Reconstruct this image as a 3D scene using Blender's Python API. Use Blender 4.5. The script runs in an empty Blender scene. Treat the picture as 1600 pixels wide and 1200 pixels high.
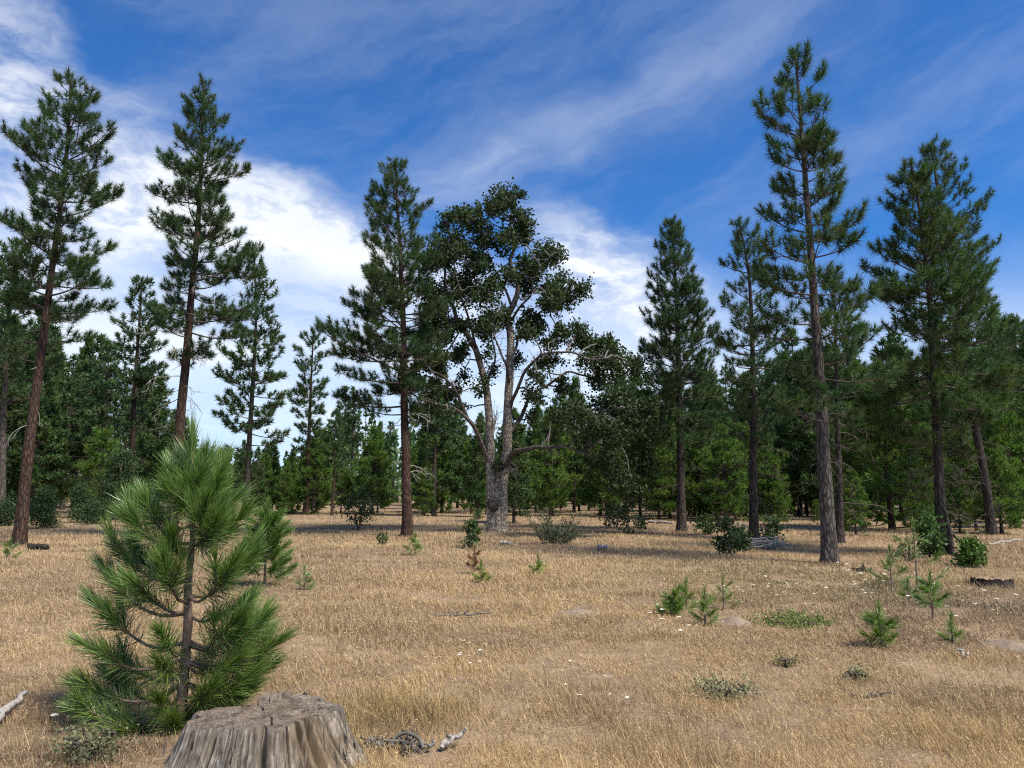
import bpy, math, random
import numpy as np

sc = bpy.context.scene
R = math.radians

# ------------------------------------------------------------------ camera
F, HZ, CAMH = 1202.0, 765.0, 1.5          # focal length and horizon row in 1600x1200 photo pixels
PITCH = math.atan((HZ - 600.0) / F)
cam_d = bpy.data.cameras.new('camera')
cam = bpy.data.objects.new('camera', cam_d)
sc.collection.objects.link(cam)
sc.camera = cam
cam.location = (0, 0, CAMH)
cam.rotation_euler = (math.pi / 2 + PITCH, 0, 0)
cam_d.sensor_width = 36.0
cam_d.lens = F / 1600.0 * 36.0
cam_d.clip_start = 0.05
cam_d.clip_end = 6000.0

# ------------------------------------------------------------------ light
SUN_DIR = np.array([0.48, -0.36, 0.80]); SUN_DIR /= np.linalg.norm(SUN_DIR)
SUN_EL = math.asin(SUN_DIR[2]); SUN_AZ = math.atan2(SUN_DIR[0], SUN_DIR[1])
sl = bpy.data.lights.new('sun', 'SUN')
sl.energy = 3.4
sl.angle = R(14.0)
sl.color = (1.0, 0.93, 0.82)
so = bpy.data.objects.new('sun', sl)
sc.collection.objects.link(so)
from mathutils import Vector, Matrix
so.rotation_euler = Vector(SUN_DIR).to_track_quat('Z', 'Y').to_euler()
so.location = (30, -10, 60)

sc.view_settings.view_transform = 'Standard'
sc.view_settings.look = 'None'
sc.view_settings.exposure = 1.08
sc.view_settings.gamma = 1.0
sc.view_settings.use_curve_mapping = False
sc.render.engine = 'CYCLES'
sc.cycles.max_bounces = 4
sc.cycles.diffuse_bounces = 3
sc.cycles.transmission_bounces = 3
sc.cycles.transparent_max_bounces = 6
sc.cycles.glossy_bounces = 2
sc.cycles.caustics_reflective = False
sc.cycles.caustics_refractive = False
sc.cycles.pixel_filter_type = 'BLACKMAN_HARRIS'
sc.cycles.filter_width = 1.15
sc.cycles.use_adaptive_sampling = True
sc.cycles.adaptive_threshold = 0.02
sc.cycles.use_denoising = False
sc.cycles.denoiser = 'OPENIMAGEDENOISE'
sc.cycles.denoising_input_passes = 'RGB_ALBEDO_NORMAL'
sc.cycles.denoising_prefilter = 'ACCURATE'

def ray(u, v):
    a, b = (u - 800.0) / F, (600.0 - v) / F
    c, s = math.cos(PITCH), math.sin(PITCH)
    return a, c - b * s, s + b * c

def at(u, v, Y):
    a, b, c = ray(u, v)
    t = Y / b
    return np.array([a * t, Y, CAMH + c * t])

# ------------------------------------------------------------------ world: Nishita sky with high cirrus
world = bpy.data.worlds.new('World')
sc.world = world
world.use_nodes = True
wt = world.node_tree
world.cycles.sampling_method = 'MANUAL'
world.cycles.sample_map_resolution = 256
wt.nodes.clear()

class NT:
    """small helper for node trees"""
    def __init__(s, t): s.t = t
    def n(s, kind, **kw):
        nd = s.t.nodes.new(kind)
        for k, v in kw.items(): setattr(nd, k, v)
        return nd
    def set(s, sock, v):
        if hasattr(v, 'links'): s.t.links.new(v, sock)
        else: sock.default_value = v
    def m(s, op, a, b=0.0, c=0.0, clamp=False):
        nd = s.n('ShaderNodeMath', operation=op); nd.use_clamp = clamp
        s.set(nd.inputs[0], a); s.set(nd.inputs[1], b)
        if op in ('MULTIPLY_ADD', 'WRAP', 'SMOOTH_MIN', 'COMPARE'): s.set(nd.inputs[2], c)
        return nd.outputs[0]
    def sstep(s, x, lo, hi, a=0.0, b=1.0):
        nd = s.n('ShaderNodeMapRange', interpolation_type='SMOOTHSTEP')
        s.set(nd.inputs['Value'], x)
        nd.inputs['From Min'].default_value = lo; nd.inputs['From Max'].default_value = hi
        nd.inputs['To Min'].default_value = a; nd.inputs['To Max'].default_value = b
        return nd.outputs[0]
    def mix(s, f, a, b, blend='MIX'):
        nd = s.n('ShaderNodeMix', data_type='RGBA', blend_type=blend)
        s.set(nd.inputs[0], f)
        for k, v in ((6, a), (7, b)):
            s.set(nd.inputs[k], v if hasattr(v, 'links') else (*v, 1.0))
        return nd.outputs[2]
    def xyz(s, x, y, z=0.0):
        nd = s.n('ShaderNodeCombineXYZ')
        for k, v in enumerate((x, y, z)): s.set(nd.inputs[k], v)
        return nd.outputs[0]
    def noise(s, vec, scale, detail=5.0, rough=0.5, dist=0.0, out='Fac'):
        nd = s.n('ShaderNodeTexNoise')
        if vec is not None: s.set(nd.inputs['Vector'], vec)
        nd.inputs['Scale'].default_value = scale; nd.inputs['Detail'].default_value = detail
        nd.inputs['Roughness'].default_value = rough; nd.inputs['Distortion'].default_value = dist
        return nd.outputs[out]
    def ramp(s, f, stops):
        nd = s.n('ShaderNodeValToRGB')
        s.set(nd.inputs[0], f)
        e = nd.color_ramp.elements
        while len(e) < len(stops): e.new(0.5)
        for k, (p, c) in enumerate(stops):
            e[k].position = p; e[k].color = (*c, 1.0)
        return nd.outputs[0]
    def link(s, a, b): s.t.links.new(a, b)

W = NT(wt)
SKY_STRENGTH = 0.075
sky = W.n('ShaderNodeTexSky', sky_type='NISHITA')
sky.sun_disc = False
sky.sun_elevation = SUN_EL
sky.sun_rotation = SUN_AZ
sky.altitude = 600.0
sky.air_density = 1.0
sky.dust_density = 0.6
sky.ozone_density = 3.0
SKY_TINT = (0.21, 0.615, 1.04)
tc = W.n('ShaderNodeTexCoord')
sep = W.n('ShaderNodeSeparateXYZ'); W.link(tc.outputs['Generated'], sep.inputs[0])
az = W.m('ARCTAN2', sep.outputs[0], sep.outputs[1])
el = W.m('ARCSINE', sep.outputs[2])
# wispy domain warp
wv = W.xyz(W.m('MULTIPLY', az, 3.0), W.m('MULTIPLY', el, 6.0), 0.3)
wn = W.n('ShaderNodeSeparateColor'); W.link(W.noise(wv, 1.6, 5.0, 0.6, 0.0, 'Color'), wn.inputs[0])
azw = W.m('ADD', az, W.m('MULTIPLY', W.m('SUBTRACT', wn.outputs[0], 0.5), 0.13))
elw = W.m('ADD', el, W.m('MULTIPLY', W.m('SUBTRACT', wn.outputs[1], 0.5), 0.085))

def azel(u, v):
    a, b, c = ray(u, v)
    return math.atan2(a, b), math.asin(c / math.sqrt(a * a + b * b + c * c))

def blob(u, v, ru, rv, rot=0.0, soft=0.0, amp=1.0):
    a0, e0 = azel(u, v)
    dx = W.m('SUBTRACT', azw, a0); dy = W.m('SUBTRACT', elw, e0)
    c, s_ = math.cos(R(rot)), math.sin(R(rot))
    px = W.m('ADD', W.m('MULTIPLY', dx, c * F / ru), W.m('MULTIPLY', dy, s_ * F / ru))
    py = W.m('ADD', W.m('MULTIPLY', dx, -s_ * F / rv), W.m('MULTIPLY', dy, c * F / rv))
    q = W.m('ADD', W.m('MULTIPLY', px, px), W.m('MULTIPLY', py, py))
    return W.sstep(q, 1.0, soft, 0.0, amp)

def addm(*xs):
    r = xs[0]
    for x in xs[1:]: r = W.m('ADD', r, x)
    return r

# streak textures (cirrus, combed roughly along the wind)
def streak(rot, sx, sy, scale, det, lo, hi, off=0.0):
    c, s_ = math.cos(R(rot)), math.sin(R(rot))
    px = W.m('ADD', W.m('MULTIPLY', azw, c * sx), W.m('MULTIPLY', elw, s_ * sx))
    py = W.m('ADD', W.m('MULTIPLY', azw, -s_ * sy), W.m('MULTIPLY', elw, c * sy))
    return W.sstep(W.noise(W.xyz(px, py, off), scale, det, 0.62, 0.0), lo, hi)

st1 = streak(20, 1.0, 4.0, 2.6, 6.0, 0.36, 0.74, 1.0)
st2 = streak(-12, 2.0, 6.0, 3.2, 6.0, 0.40, 0.72, 4.0)
fine = W.noise(W.xyz(W.m('MULTIPLY', azw, 2.2), W.m('MULTIPLY', elw, 5.0), 7.0), 7.0, 5.0, 0.65, 0.0)
finem = W.sstep(fine, 0.30, 0.72)

bigcloud = W.m('MULTIPLY', addm(blob(400, 355, 310, 110, -8, 0.0, 1.3), blob(110, 450, 360, 160, -2, 0.0, 0.75), blob(600, 470, 260, 120, 0, 0.0, 0.55), blob(520, 385, 150, 60, -10, 0.0, 0.6)), W.m('MULTIPLY_ADD', finem, 0.50, W.m('MULTIPLY_ADD', st2, 0.35, 0.30)))
bigcloud = W.m('MINIMUM', bigcloud, 0.86)
leftcloud = W.m('MULTIPLY', addm(blob(0, 110, 120, 120, -8, 0.0, 0.6), blob(140, 180, 150, 60, 0, 0.0, 0.28), blob(60, 270, 190, 80, 0, 0.0, 0.36)), W.m('MULTIPLY_ADD', finem, 0.85, 0.2))
streakC = W.m('MULTIPLY', addm(blob(900, 215, 360, 55, 21, 0.0, 0.10), blob(1150, 120, 400, 80, 16, 0.0, 0.06), blob(710, 285, 150, 45, 15, 0.0, 0.18)), W.m('MULTIPLY_ADD', st1, 0.6, 0.4))
patchD = W.m('MULTIPLY', addm(blob(960, 470, 190, 140, -12, 0.0, 0.95), blob(880, 370, 130, 60, -25, 0.0, 0.40)), W.m('MULTIPLY_ADD', st2, 0.8, 0.25))
veil = W.m('MULTIPLY', W.sstep(el, R(13), R(22)), W.m('MULTIPLY_ADD', st1, 0.13, 0.01))
low = W.sstep(W.m('ADD', elw, W.m('MULTIPLY', az, 0.06)), R(19.5), R(6.0))
lowm = W.m('MULTIPLY', low, W.m('MULTIPLY_ADD', st2, 0.30, 0.72))
dens = W.m('MINIMUM', addm(bigcloud, leftcloud, streakC, patchD, veil, lowm), 1.0)
# the flat grey-violet base of the large bank
shade = W.m('MULTIPLY', addm(blob(420, 475, 330, 80, 0, 0.0, 1.0), blob(60, 430, 330, 110, 0, 0.0, 0.5)), 1.0, clamp=True)
K = 0.53 / SKY_STRENGTH
ccol = W.mix(shade, (0.94 * K, 0.97 * K, 1.0 * K), (0.58 * K, 0.70 * K, 0.92 * K))
ccol = W.mix(W.sstep(el, R(15), R(6)), ccol, (0.80 * K, 0.90 * K, 1.0 * K))
skyc = W.mix(1.0, sky.outputs[0], SKY_TINT, 'MULTIPLY')
final = W.mix(W.m('MULTIPLY', dens, 0.95), skyc, ccol)
bg = W.n('ShaderNodeBackground'); bg.inputs['Strength'].default_value = SKY_STRENGTH
W.link(final, bg.inputs['Color'])
wo = W.n('ShaderNodeOutputWorld'); W.link(bg.outputs[0], wo.inputs[0])

# ------------------------------------------------------------------ noise in numpy
def _hash(ix, iy, seed):
    h = (ix.astype(np.int64) * 374761393 + iy.astype(np.int64) * 668265263 + seed * 974711) & 0xffffffff
    h = ((h ^ (h >> 13)) * 1274126177) & 0xffffffff
    return ((h ^ (h >> 16)) & 0xffffff) / float(0xffffff)

def vnoise(x, y, seed=0):
    x = np.asarray(x, float); y = np.asarray(y, float)
    ix, iy = np.floor(x), np.floor(y)
    fx, fy = x - ix, y - iy
    fx = fx * fx * (3 - 2 * fx); fy = fy * fy * (3 - 2 * fy)
    a = _hash(ix, iy, seed); b = _hash(ix + 1, iy, seed)
    c = _hash(ix, iy + 1, seed); d = _hash(ix + 1, iy + 1, seed)
    return (a * (1 - fx) + b * fx) * (1 - fy) + (c * (1 - fx) + d * fx) * fy

def fbm(x, y, seed=0, oct=4, gain=0.5):
    s, a, n = 0.0, 1.0, 0.0
    for k in range(oct):
        s = s + a * vnoise(np.asarray(x) * 2 ** k, np.asarray(y) * 2 ** k, seed + 17 * k); n += a; a *= gain
    return s / n

def height(x, y):
    return 0.11 * (fbm(np.asarray(x) * 0.28 + 3, np.asarray(y) * 0.28, 5, 3) - 0.5) + 0.03 * (fbm(np.asarray(x) * 2.1, np.asarray(y) * 2.1, 9, 2) - 0.5)

def ground(u, v):
    a, b, c = ray(u, v)
    z = 0.0
    for _ in range(4):
        t = (z - CAMH) / c
        z = float(height(a * t, b * t))
    return np.array([a * t, b * t, z])

# ------------------------------------------------------------------ mesh helpers
COL = sc.collection

class MB:
    """collects vertices, faces, colours and material slots"""
    def __init__(s): s.V = []; s.Fc = []; s.C = []; s.Mi = []; s.n = 0
    def add(s, V, faces, col=None, mi=0):
        V = np.asarray(V, float).reshape(-1, 3); faces = np.asarray(faces, np.int64)
        s.V.append(V); s.Fc.append(faces + s.n)
        if col is None: col = np.ones((len(V), 3))
        col = np.asarray(col, float)
        if col.ndim == 1: col = np.tile(col, (len(V), 1))
        s.C.append(col); s.Mi.append(np.full(len(faces), mi, np.int32)); s.n += len(V)
    def tube(s, pts, rad, n=6, col=None, mi=0, cap=True):
        V, Q = tube(pts, rad, n)
        s.add(V, Q, col, mi)
        if cap and n > 3:
            k = len(pts)
            s.add(np.vstack([V[-n:], np.asarray(pts[-1])[None]]), [[i, (i + 1) % n, n] for i in range(n)], col, mi)
    def mesh(s, name, mats, smooth=True):
        V = np.vstack(s.V); Cc = np.vstack(s.C)
        me = bpy.data.meshes.new(name)
        me.vertices.add(len(V)); me.vertices.foreach_set('co', V.astype(np.float32).ravel())
        li = np.concatenate([f.ravel() for f in s.Fc])
        ls = np.concatenate([np.full(len(f), f.shape[1]) for f in s.Fc])
        st = np.concatenate([[0], np.cumsum(ls)[:-1]])
        me.loops.add(len(li)); me.loops.foreach_set('vertex_index', li.astype(np.int32))
        me.polygons.add(len(ls)); me.polygons.foreach_set('loop_start', st.astype(np.int32))
        me.polygons.foreach_set('material_index', np.concatenate(s.Mi))
        me.update(calc_edges=True)
        if smooth: me.polygons.foreach_set('use_smooth', np.ones(len(ls), bool))
        ca = me.color_attributes.new('Col', 'FLOAT_COLOR', 'POINT')
        ca.data.foreach_set('color', np.hstack([Cc, np.ones((len(Cc), 1))]).astype(np.float32).ravel())
        for m in (mats if isinstance(mats, (list, tuple)) else [mats]): me.materials.append(m)
        return me
    def build(s, name, mats, parent=None, smooth=True):
        return link(name, s.mesh(name, mats, smooth), parent)

def link(name, data, parent=None):
    o = bpy.data.objects.new(name, data)
    COL.objects.link(o)
    if parent is not None: o.parent = parent
    return o

def tag(o, label, cat, group=None, kind=None):
    if label: o['label'] = label
    if cat: o['category'] = cat
    if group: o['group'] = group
    if kind: o['kind'] = kind
    return o

def empty(name, loc, label, cat, group=None):
    o = link(name, None)
    o.empty_display_size = 0.3
    o.location = tuple(float(x) for x in loc)
    return tag(o, label, cat, group)

def frames(pts):
    P = np.asarray(pts, float)
    T = np.gradient(P, axis=0); T /= np.linalg.norm(T, axis=1)[:, None] + 1e-9
    ref = np.array([0.13, 0.97, 0.2]) if abs(T[0][1]) < 0.8 else np.array([1.0, 0.1, 0.1])
    A = np.cross(T, ref); A /= np.linalg.norm(A, axis=1)[:, None] + 1e-9
    B = np.cross(T, A)
    return T, A, B

def tube(pts, rad, n=6):
    P = np.asarray(pts, float); k = len(P)
    rad = np.broadcast_to(np.asarray(rad, float), (k,))
    T, A, B = frames(P)
    th = np.arange(n) / n * 2 * math.pi
    V = P[:, None] + rad[:, None, None] * (np.cos(th)[None, :, None] * A[:, None] + np.sin(th)[None, :, None] * B[:, None])
    i, j = np.meshgrid(np.arange(k - 1), np.arange(n), indexing='ij')
    j2 = (j + 1) % n
    Q = np.stack([i * n + j, i * n + j2, (i + 1) * n + j2, (i + 1) * n + j], -1).reshape(-1, 4)
    return V.reshape(-1, 3), Q

def resample(pts, step):
    P = np.asarray(pts, float)
    # Catmull-Rom through the points
    Q = np.vstack([2 * P[0] - P[1], P, 2 * P[-1] - P[-2]])
    out = []
    for i in range(1, len(Q) - 2):
        p0, p1, p2, p3 = Q[i - 1:i + 3]
        n = max(2, int(np.linalg.norm(p2 - p1) / step))
        t = (np.arange(n) / n)[:, None]
        out.append(0.5 * (2 * p1 + (p2 - p0) * t + (2 * p0 - 5 * p1 + 4 * p2 - p3) * t ** 2 + (3 * p1 - p0 - 3 * p2 + p3) * t ** 3))
    out.append(P[-1:])
    return np.vstack(out)

# ------------------------------------------------------------------ materials
def material(name):
    m = bpy.data.materials.new(name); m.use_nodes = True
    m.node_tree.nodes.clear()
    return m, NT(m.node_tree)

def finish(T, shader):
    o = T.n('ShaderNodeOutputMaterial'); T.link(shader, o.inputs[0])

def foliage_mat(name, tint, trans=0.3, gloss=0.0, rough=0.45, tt=(1.15, 1.25, 0.7)):
    m, T = material(name)
    at_ = T.n('ShaderNodeVertexColor'); at_.layer_name = 'Col'
    col = T.mix(1.0, at_.outputs[0], tint, 'MULTIPLY')
    d = T.n('ShaderNodeBsdfDiffuse'); T.link(col, d.inputs[0])
    t = T.n('ShaderNodeBsdfTranslucent'); T.link(T.mix(1.0, col, tt, 'MULTIPLY'), t.inputs[0])
    mx = T.n('ShaderNodeMixShader'); mx.inputs[0].default_value = trans
    T.link(d.outputs[0], mx.inputs[1]); T.link(t.outputs[0], mx.inputs[2])
    s = mx.outputs[0]
    if gloss:
        g = T.n('ShaderNodeBsdfGlossy'); g.inputs['Roughness'].default_value = rough
        g.inputs[0].default_value = (0.8, 0.85, 0.8, 1)
        m2 = T.n('ShaderNodeMixShader'); m2.inputs[0].default_value = gloss
        T.link(s, m2.inputs[1]); T.link(g.outputs[0], m2.inputs[2]); s = m2.outputs[0]
    finish(T, s)
    return m

def bark_mat(name, dark, mid, light, sx=9.0, sz=2.2, bump=0.5, lichen=None):
    m, T = material(name)
    tcn = T.n('ShaderNodeTexCoord')
    mp = T.n('ShaderNodeMapping'); mp.inputs['Scale'].default_value = (sx, sx, sz)
    T.link(tcn.outputs['Object'], mp.inputs[0])
    vn = T.n('ShaderNodeTexVoronoi', feature='DISTANCE_TO_EDGE'); vn.inputs['Scale'].default_value = 1.6
    warp = T.noise(mp.outputs[0], 2.0, 4.0, 0.6, 0.0, 'Color')
    T.link(T.mix(0.35, mp.outputs[0], warp, 'ADD'), vn.inputs['Vector'])
    crack = T.sstep(vn.outputs[0], 0.0, 0.22)
    n1 = T.noise(mp.outputs[0], 3.0, 7.0, 0.65)
    n2 = T.noise(tcn.outputs['Object'], 1.1, 3.0, 0.5)
    col = T.ramp(n1, [(0.30, dark), (0.52, mid), (0.75, light)])
    col = T.mix(T.m('MULTIPLY', T.m('SUBTRACT', 1.0, crack), 0.8), col, tuple(0.55 * x for x in dark))
    col = T.mix(T.sstep(n2, 0.4, 0.75, 0.0, 0.5), col, tuple(0.6 * a + 0.4 * b for a, b in zip(mid, dark)))
    if lichen:
        n3 = T.noise(tcn.outputs['Object'], 5.0, 5.0, 0.6)
        col = T.mix(T.sstep(n3, 0.52, 0.66, 0.0, 0.75), col, lichen)
    b = T.n('ShaderNodeBump'); b.inputs['Strength'].default_value = bump; b.inputs['Distance'].default_value = 0.03
    T.link(T.m('ADD', crack, n1), b.inputs['Height'])
    p = T.n('ShaderNodeBsdfPrincipled'); T.link(col, p.inputs['Base Color'])
    p.inputs['Roughness'].default_value = 0.9; p.inputs['Specular IOR Level'].default_value = 0.15
    T.link(b.outputs[0], p.inputs['Normal'])
    finish(T, p.outputs[0])
    return m

def wood_mat(name, c0, c1, c2, scale=(30, 30, 2), brown=None):
    m, T = material(name)
    tcn = T.n('ShaderNodeTexCoord')
    mp = T.n('ShaderNodeMapping'); mp.inputs['Scale'].default_value = scale
    T.link(tcn.outputs['Object'], mp.inputs[0])
    n1 = T.noise(mp.outputs[0], 1.6, 8.0, 0.65, 0.4)
    col = T.ramp(n1, [(0.28, c0), (0.5, c1), (0.74, c2)])
    n2 = T.noise(tcn.outputs['Object'], 3.5, 4.0, 0.6)
    if brown: col = T.mix(T.sstep(n2, 0.48, 0.66, 0.0, 0.75), col, brown)
    vc = T.n('ShaderNodeVertexColor'); vc.layer_name = 'Col'
    col = T.mix(1.0, col, vc.outputs[0], 'MULTIPLY')
    b = T.n('ShaderNodeBump'); b.inputs['Strength'].default_value = 0.6; b.inputs['Distance'].default_value = 0.012
    T.link(n1, b.inputs['Height'])
    p = T.n('ShaderNodeBsdfPrincipled'); T.link(col, p.inputs['Base Color'])
    p.inputs['Roughness'].default_value = 0.88; p.inputs['Specular IOR Level'].default_value = 0.2
    T.link(b.outputs[0], p.inputs['Normal'])
    finish(T, p.outputs[0])
    return m

M = {}
M['needle'] = foliage_mat('pine_needles', (1.12, 1.12, 1.05), 0.34, 0.02, 0.5)
M['needle_near'] = foliage_mat('young_pine_needles', (1, 1, 1), 0.30, 0.06, 0.42)
M['leaf'] = foliage_mat('oak_leaves', (1, 1, 1), 0.25, 0.012, 0.5)
M['grass'] = foliage_mat('dry_grass', (1, 1, 1), 0.30, 0.0, tt=(1.1, 1.0, 0.85))
M['bark_red'] = bark_mat('red_pine_bark', (0.022, 0.015, 0.012), (0.082, 0.050, 0.037), (0.175, 0.110, 0.080))
M['bark_grey'] = bark_mat('grey_pine_bark', (0.035, 0.029, 0.026), (0.115, 0.095, 0.082), (0.21, 0.18, 0.155))
M['bark_dark'] = bark_mat('dark_pine_bark', (0.022, 0.018, 0.016), (0.065, 0.053, 0.046), (0.13, 0.11, 0.095))
M['bark_oak'] = bark_mat('oak_bark', (0.15, 0.12, 0.095), (0.40, 0.34, 0.275), (0.60, 0.535, 0.45), 8.0, 4.0, 0.9, (0.50, 0.46, 0.39))
M['bark_limb_shaded'] = bark_mat('oak_limb_bark_shaded', (0.055, 0.045, 0.038), (0.14, 0.12, 0.10), (0.27, 0.245, 0.215), 7.0, 3.0, 0.5)  # browner limb bark, with the limbs' backlit shade put into its colour
M['twig'] = wood_mat('twig_wood', (0.05, 0.04, 0.033), (0.085, 0.068, 0.056), (0.14, 0.115, 0.10))
M['deadwood'] = wood_mat('weathered_deadwood', (0.13, 0.115, 0.10), (0.33, 0.30, 0.265), (0.55, 0.51, 0.46))
M['stump'] = wood_mat('weathered_stump_wood', (0.035, 0.029, 0.024), (0.175, 0.15, 0.122), (0.43, 0.39, 0.335), (26, 26, 1.6), (0.15, 0.12, 0.085))
M['stump_top'] = wood_mat('stump_top_wood', (0.07, 0.055, 0.042), (0.19, 0.155, 0.12), (0.33, 0.28, 0.225), (14, 60, 14), (0.22, 0.165, 0.115))
M['sapling_stem'] = wood_mat('young_pine_stem', (0.11, 0.072, 0.055), (0.22, 0.15, 0.115), (0.33, 0.24, 0.19), (25, 25, 9))
M['white_petal'] = foliage_mat('white_petals', (1, 1, 1), 0.25, 0.0, tt=(1, 1, 1))

def ground_mat(name, stops, sc1, bump=0.6):
    m, T = material(name)
    tcn = T.n('ShaderNodeTexCoord')
    n0 = T.noise(tcn.outputs['Object'], 0.35, 4.0, 0.55)
    n1 = T.noise(tcn.outputs['Object'], sc1, 6.0, 0.7)
    n2 = T.noise(tcn.outputs['Object'], sc1 * 7, 5.0, 0.7)
    f = T.m('ADD', T.m('MULTIPLY', n0, 0.35), T.m('ADD', T.m('MULTIPLY', n1, 0.3), T.m('MULTIPLY', n2, 0.35)))
    col = T.ramp(f, stops)
    b = T.n('ShaderNodeBump'); b.inputs['Strength'].default_value = bump; b.inputs['Distance'].default_value = 0.03
    T.link(n2, b.inputs['Height'])
    d = T.n('ShaderNodeBsdfDiffuse'); T.link(col, d.inputs[0]); T.link(b.outputs[0], d.inputs['Normal'])
    finish(T, d.outputs[0])
    return m

M['ground'] = ground_mat('dry_thatch_ground', [(0.36, (0.10, 0.072, 0.050)), (0.47, (0.215, 0.152, 0.098)), (0.58, (0.35, 0.255, 0.160)), (0.70, (0.46, 0.355, 0.23))], 5.0)
M['dirt'] = ground_mat('pale_dirt', [(0.36, (0.17, 0.125, 0.09)), (0.5, (0.26, 0.20, 0.15)), (0.65, (0.34, 0.275, 0.21))], 6.0)
M['char'] = ground_mat('charred_wood', [(0.36, (0.012, 0.011, 0.010)), (0.5, (0.035, 0.030, 0.027)), (0.65, (0.10, 0.085, 0.075))], 9.0)

# ------------------------------------------------------------------ the ground
def axis(parts):
    out = []
    for a, b, s in parts: out.append(np.arange(a, b, s))
    return np.concatenate(out)
xs_pos = axis([(0, 12, 0.24), (12, 60, 1.2), (60, 200, 9), (200, 1500, 110)])
gx = np.concatenate([-xs_pos[:0:-1], xs_pos])
gy = axis([(-60, -2, 4), (-2, 16, 0.22), (16, 70, 0.9), (70, 250, 9), (250, 2500, 120)])
X, Y = np.meshgrid(gx, gy)
Z = height(X, Y)
nx = len(gx)
i, j = np.meshgrid(np.arange(len(gy) - 1), np.arange(nx - 1), indexing='ij')
Q = np.stack([i * nx + j, i * nx + j + 1, (i + 1) * nx + j + 1, (i + 1) * nx + j], -1).reshape(-1, 4)
g = MB(); g.add(np.stack([X, Y, Z], -1), Q)
tag(g.build('ground', M['ground']), 'flat meadow ground of pale dry thatch and soil', None, None, 'structure')

# ------------------------------------------------------------------ needles
def tuft_templates(seed, n_var, n_needles, L, nl, w, spread=(20, 95)):
    rng = np.random.default_rng(seed); out = []
    for _ in range(n_var):
        s = rng.random(n_needles) ** 0.8
        al = np.radians(spread[1] + (spread[0] - spread[1]) * s + rng.normal(0, 9, n_needles))
        ph = rng.random(n_needles) * 2 * math.pi
        rad = np.stack([np.cos(ph), np.sin(ph), 0 * ph], -1)
        d = rad * np.sin(al)[:, None] + np.array([0, 0, 1]) * np.cos(al)[:, None]
        base = np.stack([0 * s, 0 * s, s * L], -1)
        ln = nl * rng.uniform(0.75, 1.15, n_needles)
        side = np.cross(d, rng.normal(size=(n_needles, 3))); side /= np.linalg.norm(side, axis=1)[:, None]
        tip = base + d * ln[:, None]
        v = np.stack([base - side * w * 0.5, base + side * w * 0.5, tip], 1)
        sh = rng.uniform(0.75, 1.25, n_needles)
        out.append((v, sh))
    return out

def tufts_mesh(mb, rng, templ, pos, dirs, scale, cols, mi=0):
    """pos (n,3), dirs (n,3), scale (n,), cols (n,3): one starburst of needles each"""
    pos = np.asarray(pos); dirs = np.asarray(dirs, float); n = len(pos)
    if n == 0: return
    dirs = dirs / (np.linalg.norm(dirs, axis=1)[:, None] + 1e-9)
    ref = rng.normal(size=(n, 3))
    A = np.cross(dirs, ref); A /= np.linalg.norm(A, axis=1)[:, None]
    B = np.cross(dirs, A)
    Rm = np.stack([A, B, dirs], -1)                      # columns
    var = rng.integers(0, len(templ), n)
    for k in range(len(templ)):
        sel = np.where(var == k)[0]
        if len(sel) == 0: continue
        v, sh = templ[k]
        m = len(v)
        P = np.einsum('nij,mqj->nmqi', Rm[sel], v) * np.asarray(scale)[sel][:, None, None, None] + pos[sel][:, None, None, :]
        C = cols[sel][:, None, None, :] * sh[None, :, None, None] * np.ones((1, 1, 3, 1))
        tot = len(sel) * m
        q = np.arange(tot)[:, None] * 3 + np.array([0, 1, 2])
        mb.add(P.reshape(-1, 3), q, C.reshape(-1, 3), mi)

TUFT_HERO = tuft_templates(1, 6, 70, 0.16, 0.195, 0.0145, (15, 112))
TUFT_MID = tuft_templates(2, 6, 34, 0.15, 0.20, 0.030)
TUFT_FAR = tuft_templates(3, 6, 16, 0.16, 0.22, 0.065)

def interp_prof(prof):
    P = np.array(sorted(prof), float)
    def f(z):
        return np.interp(z, P[:, 0], P[:, 1]), np.interp(z, P[:, 0], P[:, 2])
    return f

GREEN = np.array([0.050, 0.090, 0.038])

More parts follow.
